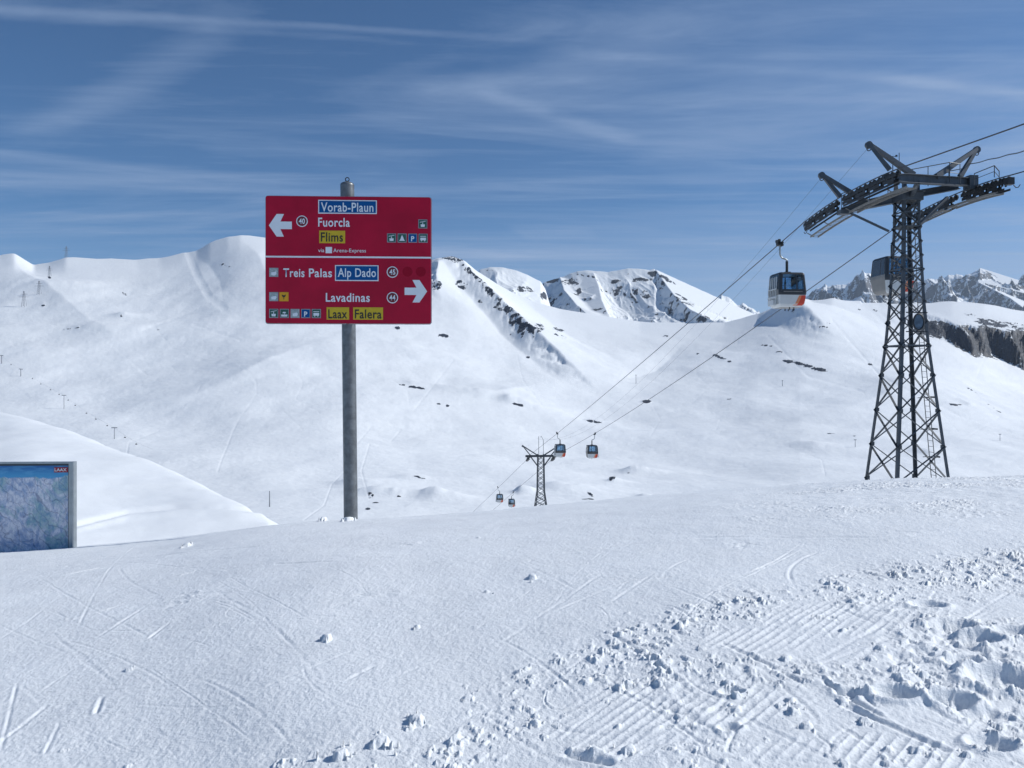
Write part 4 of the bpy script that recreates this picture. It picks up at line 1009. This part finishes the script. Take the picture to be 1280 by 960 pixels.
    rail([(1133, 213, 38.2), (1187, 203, 38.4), (1200, 205, 38.6)], .95); rail([(1186, 214, 39.2), (1202, 211, 39.2)], .7)
    rail([(1218, 217, 38.8), (1243, 207, 37.6), (1249, 214, 37.3)], .55); rail([(1122, 216, 38.6), (1110, 226, 39.4)], .9)
    rail([(1087, 236, 40.6), (1074, 240, 41)], .8); rail([(1052, 242, 41.6), (1064, 238, 41.3)], .8)
    # wind gauge and lightning rods
    q = MB(); a = Lc(W(1116, 214, 38)); t = Lc(W(1116, 196, 38)); q.tube([a, t], .02, 6); q.tube([t+Vector((-.18, 0, .02)), t+Vector((.18, 0, .02))], .012, 6)
    for s in (-.18, .18): q.disc(t+Vector((s, 0, .05)), (0, 0, 1), .05, .07, 8)
    a = Lc(W(1124, 206, 38)); t = Lc(W(1124, 191, 38)); q.tube([a, t], .016, 6); q.tube([a+Vector((-.06, 0, .1)), a+Vector((.06, 0, .1))], .05, 8)
    q.build('wind_gauge', M['steel_dark'], root)
    return root
M['blue_grey'] = mat('weathered_blue_plate', (0.09, 0.15, 0.22), 0.5, var=.5, scale=4)
build_tower()

# far tower
def build_far_tower():
    Yt = 171.0; xc = (line_x(-1, Yt)+line_x(1, Yt))/2; zb = (480-570)/F*Yt
    base = zb-17
    root = empty('lift_tower', (xc, Yt, base), ANG)
    tag(root, 'small distant lattice gondola tower with V masts, rising beside two hanging cabins', 'lift tower', 'gondola line towers')
    T = 17.0; hs = lambda z: float(np.interp(z, [0, 5, 9.5, 17.4], [1.9, 1.35, .75, .62]))
    sg = ((-1, -1), (1, -1), (1, 1), (-1, 1))
    for sx, sy in sg:
        q = MB()
        for a, b in ((0, 5), (5, 9.5), (9.5, 17.4)): q.bar((sx*hs(a), sy*hs(a), a), (sx*hs(b), sy*hs(b), b), .17)
        q.build('leg', M['steel'], root)
    q = MB(); lv = list(np.linspace(0, 5, 4))+list(np.linspace(6.2, 9.5, 4))+list(np.linspace(10.6, 17.2, 7))
    for z0, z1 in zip(lv[:-1], lv[1:]):
        for i in range(4):
            a, b = sg[i], sg[(i+1) % 4]
            q.bar((a[0]*hs(z0), a[1]*hs(z0), z0), (b[0]*hs(z1), b[1]*hs(z1), z1), .10); q.bar((b[0]*hs(z0)*1.01, b[1]*hs(z0)*1.01, z0), (a[0]*hs(z1)*1.01, a[1]*hs(z1)*1.01, z1), .10)
    q.build('lattice_bracing', M['steel'], root)
    MB().box(-3.3, 3.3, -.22, .22, T-.22, T+.22).build('crossarm', M['steel'], root)
    for s in (-1, 1):
        q = MB(); q.bar((s*3.9, 0, T+2.2), (s*.6, 0, T+.1), .24); q.bar((s*3.9, 0, T+2.2), (s*2.2, 0, T+.1), .2); q.disc((s*3.9, 0, T+2.15), (0, 1, 0), .22, .3, 10)
        q.build('rope_lifting_mast', M['steel'], root)
        MB().bar((s*2.1, 0, T-.25), (s*.7, 0, T-2.1), .24).build('strut', M['steel'], root)
        q = MB(); n = 8
        for i in range(n):
            y = -2.6+5.2*i/(n-1); z = T-.15-0.25*y-.03*y*y
            q.disc((s*2.715, y, z), (1, 0, 0), .22, .14, 10)
        for i in range(4):
            y0, y1 = -2.8+1.4*i, -2.8+1.4*(i+1)-.1; f = lambda y: T-.4-0.25*y-.03*y*y
            q.bar((s*2.715, y0, f(y0)), (s*2.715, y1, f(y1)),   .4, .26)
        q.bar((s*2.715, -1.6, T-.45), (s*2.715, 1.6, T-1.2), .34, .14)
        q.build('roller_train', M['steel_dark'], root)
    q = MB(); q.tube([(-.45, 0, T+.2), (-.45, 0, T+4.2)], .05, 6); q.tube([(.55, 0, T+.2), (.55, 0, T+3.4), (.05, 0, T+4.3), (-.1, 0, T+4.0)], .05, 6); q.build('lightning_rod', M['steel'], root)
build_far_tower()

# ------------------------------------------------------------------ ropes
def catmull(P, n=10):
    P = [Vector(p) for p in P]; out = []
    for i in range(len(P)-1):
        p0 = P[max(i-1, 0)]; p1 = P[i]; p2 = P[i+1]; p3 = P[min(i+2, len(P)-1)]
        for j in range(n):
            t = j/n; out.append(0.5*((2*p1)+(-p0+p2)*t+(2*p0-5*p1+4*p2-p3)*t*t+(-p0+3*p1-3*p2+p3)*t**3))
    out.append(P[-1]); return out
def lp(side, Y, z): return Vector((line_x(side, Y), Y, z))
def lp3(side, Y, z): return Vector((line_x(side, 171)-0.205*(Y-171), Y, z))
CAB = {'L1': on_line(-1, 978, 299), 'L2': on_line(-1, 697, 545), 'R2': on_line(1, 743, 549), 'R1': None}
def span(a, b, sag, n=30): return [a.lerp(b, t/n)-Vector((0, 0, sag*4*(t/n)*(1-t/n))) for t in range(1, n)]
FT_L = lp(-1, 168.4, (480-571)/F*168.4+.35); FT_L2 = lp(-1, 173.6, FT_L.z-1.5)
FT_R = lp(1, 168.4, FT_L.z); FT_R2 = lp(1, 173.6, FT_L2.z)
END_L = lp3(-1, 300, -56.0); END_R = lp3(1, 300, -57.0)
def near_span(p, z1): # from the tower towards and past the camera, slightly falling
    return [Vector((p.x+SL*(p.y+45)*(i/12), p.y-(p.y+45)*i/12, p.z+(z1-p.z)*i/12-1.6*4*(i/12)*(1-i/12)*.3)) for i in range(12, 0, -1)]
left = near_span(TRL[-1], 6.5)+TRL[::-1]
left += [p for p in span(TRL[0], FT_L, 0, 2)][:0]
def fit_mid(a, b, via):   # parabola in z through a, via, b (as functions of Y)
    ya, yb, yv = a.y, b.y, via.y
    k = (via.z-(a.z+(b.z-a.z)*(yv-ya)/(yb-ya)))/((yv-ya)*(yb-yv))
    out = []
    for i in range(1, 40):
        Y = ya+(yb-ya)*i/40; t = (Y-ya)/(yb-ya); out.append(Vector((a.x+(b.x-a.x)*t, Y, a.z+(b.z-a.z)*t+k*(Y-ya)*(yb-Y))))
    return out, (lambda Y: a.z+(b.z-a.z)*(Y-ya)/(yb-ya)+k*(Y-ya)*(yb-Y))
mL, fL = fit_mid(TRL[0], FT_L, on_line(-1, 825, 434)); mR, fR = fit_mid(TRR[0], FT_R, on_line(1, 807, 502))
fL3, gL3 = fit_mid(FT_L2, END_L, lp3(-1, 205, -26.4)); fR3, gR3 = fit_mid(FT_R2, END_R, lp3(1, 215, -29.4))
left += mL+[FT_L, lp(-1, 171, (FT_L.z+FT_L2.z)/2+.2), FT_L2]+fL3+[END_L]
right = near_span(TRR[-1], 6.2)+TRR[::-1]+mR+[FT_R, lp(1, 171, (FT_R.z+FT_R2.z)/2+.2), FT_R2]+fR3+[END_R]
o = MB().tube(left, .028, 6).build('haul_rope', M['rope']); shade_auto(o); tag(o, 'left haul rope carrying the cabins down from the tall tower, over its long roller train', 'cable', 'gondola haul ropes')
o = MB().tube(right, .028, 6).build('haul_rope', M['rope']); shade_auto(o); tag(o, 'right haul rope passing behind the shaft of the tall lattice tower', 'cable', 'gondola haul ropes')
# thin signal cable between the masts
sc = [W(1222, 190, 39.2), W(1212, 209, 39.0)]
pts = [W(1212, 205, 39.0)]+[W(1212+i*12, 205-i*2.8+(0.8 if i % 2 else 0)-.06*i*i*.3, 39-i*2.0) for i in range(1, 10)]
o = MB().tube(catmull(pts, 5), .022, 5).build('signal_cable', M['rope']); tag(o, 'thin wavy signal cable leaving the right side of the tall tower towards the photo edge', 'cable')
# its run down the valley, hung from the masts
for a_, s_, lb in (((1027, 222, 41.2), -1, 'thin wire running from the leftmost V mast of the tall tower down the valley'), ((1086, 184, 37.4), 1, 'thin wire running from the highest V mast of the tall tower down the valley')):
    a = W(*a_); b = Vector((a.x-SL*(171-a.y), 171, FT_L.z+2.2)); q = [a]+span(a, b, 5.5)+[b]
    q = [a]+[p for p in span(a, W(676+5*s_, 548, 171), 4.5)]+[W(676+5*s_, 548, 171)]
    o = MB().tube(q, .007, 4).build('signal_cable', M['rope']); tag(o, lb, 'cable', 'thin wires between the towers')

# ------------------------------------------------------------------ cabins
def build_cabin():
    root = empty('gondola_cabin', (0, 0, 0), 0)
    ZR = [0.0, .06, .16, .66, .78, .90, .97, 1.80, 1.86, 1.92, 1.95]
    HX = [.58, .66, .72, .79, .81, .81, .80, .735, .715, .66, .40]
    HY = [.56, .64, .70, .76, .775, .775, .765, .70, .68, .62, .36]
    # ring: rounded rectangle, points by fraction along each side
    side = [-1, -.9, -.62, -.52, -.1, 0, .1, .52, .62, .9]
    def ring(z, hx, hy):
        rc = .10; P = []
        def seg(c0, c1, rev):
            for t in ((0, .06, .30, .36, .50, .70, .94) if rev else (0, .06, .30, .50, .64, .70, .94)): P.append(tuple(c0[i]+(c1[i]-c0[i])*t for i in (0, 1)))
        cs = [((-hx+rc, -hy), (hx-rc, -hy)), ((hx, -hy+rc), (hx, hy-rc)), ((hx-rc, hy), (-hx+rc, hy)), ((-hx, hy-rc), (-hx, -hy+rc))]
        cc = [(hx-rc, -hy+rc, -90), (hx-rc, hy-rc, 0), (-hx+rc, hy-rc, 90), (-hx+rc, -hy+rc, 180)]
        for i in range(4):
            seg(*cs[i], i >= 2); P.append(cs[i][1])
            for a in (30, 60): P.append((cc[i][0]+rc*math.cos(R(cc[i][2]+a)), cc[i][1]+rc*math.sin(R(cc[i][2]+a))))
        return [(x, y, z) for x, y in P]
    rings = [ring(z, a, b) for z, a, b in zip(ZR, HX, HY)]; n = len(rings[0]); K = 10  # 10 columns per side: 7 flat, 3 corner
    def piece(sel, m, name, parent=root, thick=.025):
        q = MB(); ids = {}
        for (r, c) in sel:
            f = []
            for rr, c_ in ((r, c), (r, (c+1) % n), (r+1, (c+1) % n), (r+1, c)):
                if (rr, c_) not in ids: ids[(rr, c_)] = len(q.v); q.v.append(rings[rr][c_])
                f.append(ids[(rr, c_)])
            q.f.append(tuple(f))
        o = q.build(name, m, parent); md = o.modifiers.new('thickness', 'SOLIDIFY'); md.thickness = thick; md.offset = -1
        return o
    ends = [c for c in range(n) if (c//K) in (0, 2)]; sides = [c for c in range(n) if (c//K) in (1, 3)]
    flat = lambda c: (c % K) < 7
    body = [(r, c) for r in range(0, 3) for c in range(n)]
    ob = piece([b for b in body if not (b[1]//K == 1 and b[1] % K < 7)], M['cabin_white'], 'lower_body')
    piece([b for b in body if b[1]//K == 1 and b[1] % K < 7], M['cabin_grey'], 'shade_grey_side_panel')
    q = MB(); q.v = list(rings[0]); q.f = [tuple(range(n-1, -1, -1))]; q.build('floor', M['cabin_grey'], root)
    for s in (0, 2): piece([(r, (s*K-3+c) % n) for r in (3, 4, 5) for c in range(13)], M['cabin_dark'], 'waist_band')
    for s in (1, 3): piece([(r, s*K+c) for r in (3, 4, 5) for c in range(7)], M['cabin_grey'], 'side_waist_panel')
    # windows: row 6 ; frames at corner columns and mullions
    win = {0: [(0, 1), (1, 5), (5, 7)], 1: [(0, 2), (2, 5), (5, 7)], 2: [(0, 1), (1, 5), (5, 7)], 3: [(0, 2), (2, 5), (5, 7)]}
    for s in range(4): piece([(6, s*K+c) for c in (7, 8, 9)], M['cabin_dark'], 'corner_post', thick=.04)
    for s in range(4):
        cols, posts = ([(1, 2, 3), (5,)], [0, 4, 6]) if s < 2 else ([(1,), (3, 4, 5)], [0, 2, 6])
        # thin glazing per opening
        for cset in cols: piece([(6, s*K+c) for c in cset], M['glass'], 'window', thick=.006)
        piece([(6, s*K+c) for c in posts], M['cabin_dark'], 'mullion', thick=.03)
    piece([(r, c) for r in (7, 8, 9) for c in range(n)], M['cabin_dark'], 'roof')
    q = MB(); q.v = list(rings[-1]); q.f = [tuple(range(n))]; q.build('roof_plate', M['cabin_dark'], root)
    MB().box(-.66, .66, -.62, .62, 1.835, 1.85).build('ceiling_brightener', M['cabin_white'], root)  # pale sheet added under the roof so the windows look lighter
    # coloured swoosh on each end, lower right
    for s in (-1, 1):
        for xl, xr, m, nm, pr in (((.02, .16, .27, .36), (.56, .675, .715, .735), M['cabin_orange'], 'orange_stripe', .006), ((.22, .34, .44, .50), (.565, .68, .72, .74), M['cabin_red'], 'red_corner_panel', .011)):
            q = MB(); zz = (.075, .20, .42, .63)
            for z, a, b in zip(zz, xl, xr):
                for t in (0, .33, .66, 1): q.v.append((-s*(a+(b-a)*t), s*(float(np.interp(z, ZR, HY))+pr), z))
            for r_ in range(3):
                for c_ in range(3): a = r_*4+c_; q.f.append((a, a+1, a+5, a+4))
            o = q.build(nm, m, root); md = o.modifiers.new('thickness', 'SOLIDIFY'); md.thickness = .004; md.offset = 0
        # handle strip
        q = MB().box(-.55, .55, s*.79-.012, s*.79+.012, .82, .86); q.build('bumper_rail', M['steel_light'], root)
    # door side (-x): vertical door rails and ski rack
    q = MB()
    for y in (-.45, -.22, .02, .26, .48):
        q.bar((-.86, y, .55), (-.80, y, 1.68), .035, .05)
        q.bar((-.84, y, .10), (-.88, y, .55), .03, .05)
    q.box(-.90, -.82, -.5, .52, .50, .60); q.box(-.885, -.80, -.5, .52, .98, 1.03)
    q.box(-.96, -.80, -.34, .36, .12, .40)
    q.build('ski_rack', M['cabin_white'], root)
    q = MB(); q.box(-.50, -.30, -.55, .55, .35, .46); q.box(.30, .50, -.55, .55, .35, .46); q.build('bench', M['cabin_dark'], root)
    for x, y in ((-.05, -.45), (.22, -.40), (.1, .45)): MB().tube([(x, y, -.13), (x, y, .0)], .03, 8).build('bottom_guide', M['steel_dark'], root)
    # hanger
    gx = -.38
    arm = [(0, 0, 1.95), (0, 0, 2.62), (-.02, 0, 2.70), (-.12, 0, 2.76), (-.26, 0, 2.80), (-.36, 0, 2.90), (gx-.03, 0, 3.08), (gx-.02, 0, 3.50)]
    o = MB().tube(catmull(arm, 4), .05, 10).build('hanger_arm', M['alu'], root); shade_auto(o)
    q = MB(); q.box(-.16, .16, -.16, .16, 1.95, 2.02); q.tube([(0, 0, 2.0), (0, 0, 2.62)], .075, 12); q.build('hanger_socket', M['steel_dark'], root)
    q = MB(); q.box(gx-.12, gx+.06, -.24, .24, 3.50, 3.60); q.box(gx-.20, gx-.04, -.14, .14, 3.52, 3.80); q.disc((gx-.14, -.16, 3.76), (1, 0, 0), .09, .10, 12); q.disc((gx-.14, .16, 3.76), (1, 0, 0), .09, .10, 12)
    q.bar((gx-.02, -.42, 3.62), (gx-.02, .42, 3.62), .06, .07); q.box(gx+.02, gx+.10, -.2, .2, 3.46, 3.58)
    q.build('rope_grip', M['steel_dark'], root)
    return root
cabin0 = build_cabin()
def place_cabin(first, side, Y, z, label, dz=0, yaw=0):
    o = cabin0 if first else copy_tree(cabin0)
    rz = ANG+(0 if side < 0 else math.pi)+R(yaw)
    g = Matrix.Rotation(rz, 4, 'Z') @ Vector((-.38, 0, 3.65))*1.07; o.scale = (1.07,)*3
    rope = Vector((line_x(side, Y), Y, z)) if Y < 175 else lp3(side, Y, z)
    o.location = rope-g; o.rotation_euler = (0, 0, rz)
    tag(o, label, 'gondola cabin', 'gondola cabins on the haul ropes')
    return o
YL1 = on_line(-1, 975.5, 299).y; YR1 = 45.3
place_cabin(True, -1, YL1, fL(YL1), 'largest gondola cabin, white with orange red corner, hanging left of the tall tower')
place_cabin(False, 1, YR1, fR(YR1), 'shade-grey sided cabin half hidden behind the shaft of the tall lattice tower')
YL2 = on_line(-1, 697, 545).y; place_cabin(False, -1, YL2, fL(YL2), 'cabin overlapping the right mast of the small distant tower')
YR2 = on_line(1, 743, 549).y; place_cabin(False, 1, YR2, fR(YR2), 'cabin hanging free just right of the small distant tower')
YL3 = 205.0; place_cabin(False, -1, YL3, gL3(YL3), 'small far cabin left of the small distant tower, higher of the low pair')
YR3 = 213.0; place_cabin(False, 1, YR3, gR3(YR3), 'smallest far cabin, hanging just above the snow crest left of the distant tower')

# ------------------------------------------------------------------ far pylons
def chair_pylon(px, top, foot, name, label, cat, group, arm=3.0, cross=True):
    p = bowl_pt(px, foot); h = (foot-top)/F*p.y
    root = empty(name, p, 0); tag(root, label, cat, group)
    r = .26 if p.y < 1200 else .4
    MB().tube([(0, 0, -3), (0, 0, h)], r*1.5, 8, r2=r).build('mast', M['ins'], root)
    if cross: MB().box(-arm, arm, -.35, .35, h-.3, h+.5).build('crossarm', M['ins'], root)
    return root, p, h
lift = []
for px, top, foot, lb in ((2, 446, 456, 'chairlift pylon on the far slope at the left edge of the photo'), (26, 462, 471, 'second chairlift pylon from the left edge, on the far slope'),
                          (80, 495, 512, 'tallest looking chairlift pylon on the far slope, above the smooth left hill'), (143, 535, 549, 'lowest chairlift pylon, just above the edge of the smooth left hill')):
    r_, p, h = chair_pylon(px, top, foot, 'chairlift_pylon', lb, 'lift pylon', 'chairlift pylons on the left slope'); lift.append((p, h))
# its cable and chairs
pts = []
tops = [p+Vector((0, 0, h+.2)) for p, h in lift]
end = bowl_pt(191, 570)+Vector((0, 0, 6)); tops.append(end)
for a, b in zip(tops[:-1], tops[1:]): pts += [a]+span(a, b, 2.0, 8)
pts.append(tops[-1])
o = MB().tube(pts, .045, 4).build('chairlift_cable', M['ins']); tag(o, 'thin chairlift cable strung over the pylons on the far left slope', 'cable')
ch0 = None
csp = [(0, .5), (1, .3), (1, .5), (1, .72), (1, .9), (2, .1), (2, .26), (2, .5), (2, .68), (2, .88), (3, .3), (3, .6)]
wrd = ['between the two leftmost pylons', 'first', 'second', 'third', 'fourth', 'first', 'second', 'third', 'fourth', 'fifth', 'first', 'second']
for i, (s, t) in enumerate(csp):
    a, b = tops[s], tops[s+1]; p = a.lerp(b, t)-Vector((0, 0, 2.0*4*t*(1-t)))
    if ch0 is None:
        ch0 = empty('chairlift_chair', p); 
        MB().bar((0, 0, 0), (0, 0, -2.4), .12).build('hanger', M['ins'], ch0); q = MB(); q.box(-.9, .9, -.3, .3, -2.6, -2.4); q.box(-.9, .9, .3, .42, -2.6, -1.7); q.build('seat', M['steel_dark'], ch0); c = ch0
    else: c = copy_tree(ch0)
    c.location = p
    where = {0: 'tiny chair %s of the far left chairlift', 1: 'tiny %s chair, counted downhill, between the second and the tallest looking chairlift pylon', 2: 'tiny %s chair, counted downhill, between the tallest looking and the lowest chairlift pylon', 3: 'tiny %s chair, counted downhill, below the lowest chairlift pylon'}[s]
    tag(c, where % wrd[i], 'chair', 'chairs of the far chairlift')

def power_pylon(px, top, foot, label):
    p = bowl_pt(px, foot); h = (foot-top)/F*p.y; root = empty('power_pylon', p); tag(root, label, 'power pylon', 'power pylons on the far slope')
    w = h*.11; q = MB()
    for sx, sy in ((-1, -1), (1, -1), (1, 1), (-1, 1)): q.bar((sx*w, sy*w, -2), (sx*w*.25, sy*w*.25, h), .38)
    for i in range(7):
        z0, z1 = h*i/7, h*(i+1)/7; f = lambda z: w*(1-.75*z/h)
        q.bar((-f(z0), -f(z0), z0), (f(z1), -f(z1), z1), .22); q.bar((f(z0), -f(z0), z0), (-f(z1), -f(z1), z1), .22)
    q.build('lattice_mast', M['ins'], root)
    for z, a in ((.62, 1.9), (.80, 1.3)):
        MB().bar((-w*a*1.6, 0, h*z), (w*a*1.6, 0, h*z), .35, .5).build('crossarm', M['ins'], root)
for a in ((30, 364, 383, 'nearest power pylon below the saddle at the far left, the lowest of them'), (49, 352, 369, 'middle power pylon below the saddle at the far left'), (62, 333, 346, 'small pale power pylon just beside a dark rock under the left skyline'), (83, 308, 322, 'faint power pylon standing on the left skyline against the sky')): power_pylon(*a)
for px, t, f, lb in ((337, 614, 634, 'lone thin pole on the far slope between the left hill and the sign pole'), (795, 469, 480, 'thin tow lift pole near the upper gondola rope, right of the rocky spur'), (1069, 550, 559, 'small tow lift pole on the slope just left of the tall tower'), (978, 476, 483, 'small tow lift pole on the slope below the nearest cabin'), (1250, 543, 551, 'small tow lift pole on the slope right of the tall tower')):
    chair_pylon(px, t, f, 'tow_lift_pole', lb, 'pole', 'tow lift poles on the far slopes', arm=1.5, cross=(px != 337))

# ------------------------------------------------------------------ thin mountain air
hm = bpy.data.materials.new('air'); hm.use_nodes = True; nt = hm.node_tree; nt.nodes.clear()
ho = nt.nodes.new('ShaderNodeOutputMaterial'); pv = nt.nodes.new('ShaderNodeVolumePrincipled')
pv.inputs['Color'].default_value = (0.72, 0.85, 1.0, 1); pv.inputs['Density'].default_value = 0.00003; pv.inputs['Anisotropy'].default_value = 0.2
nt.links.new(pv.outputs[0], ho.inputs['Volume'])
hz = MB().box(-21000, 21000, -600, 13500, -700, 1700).build('haze', hm); hz['kind'] = 'stuff'
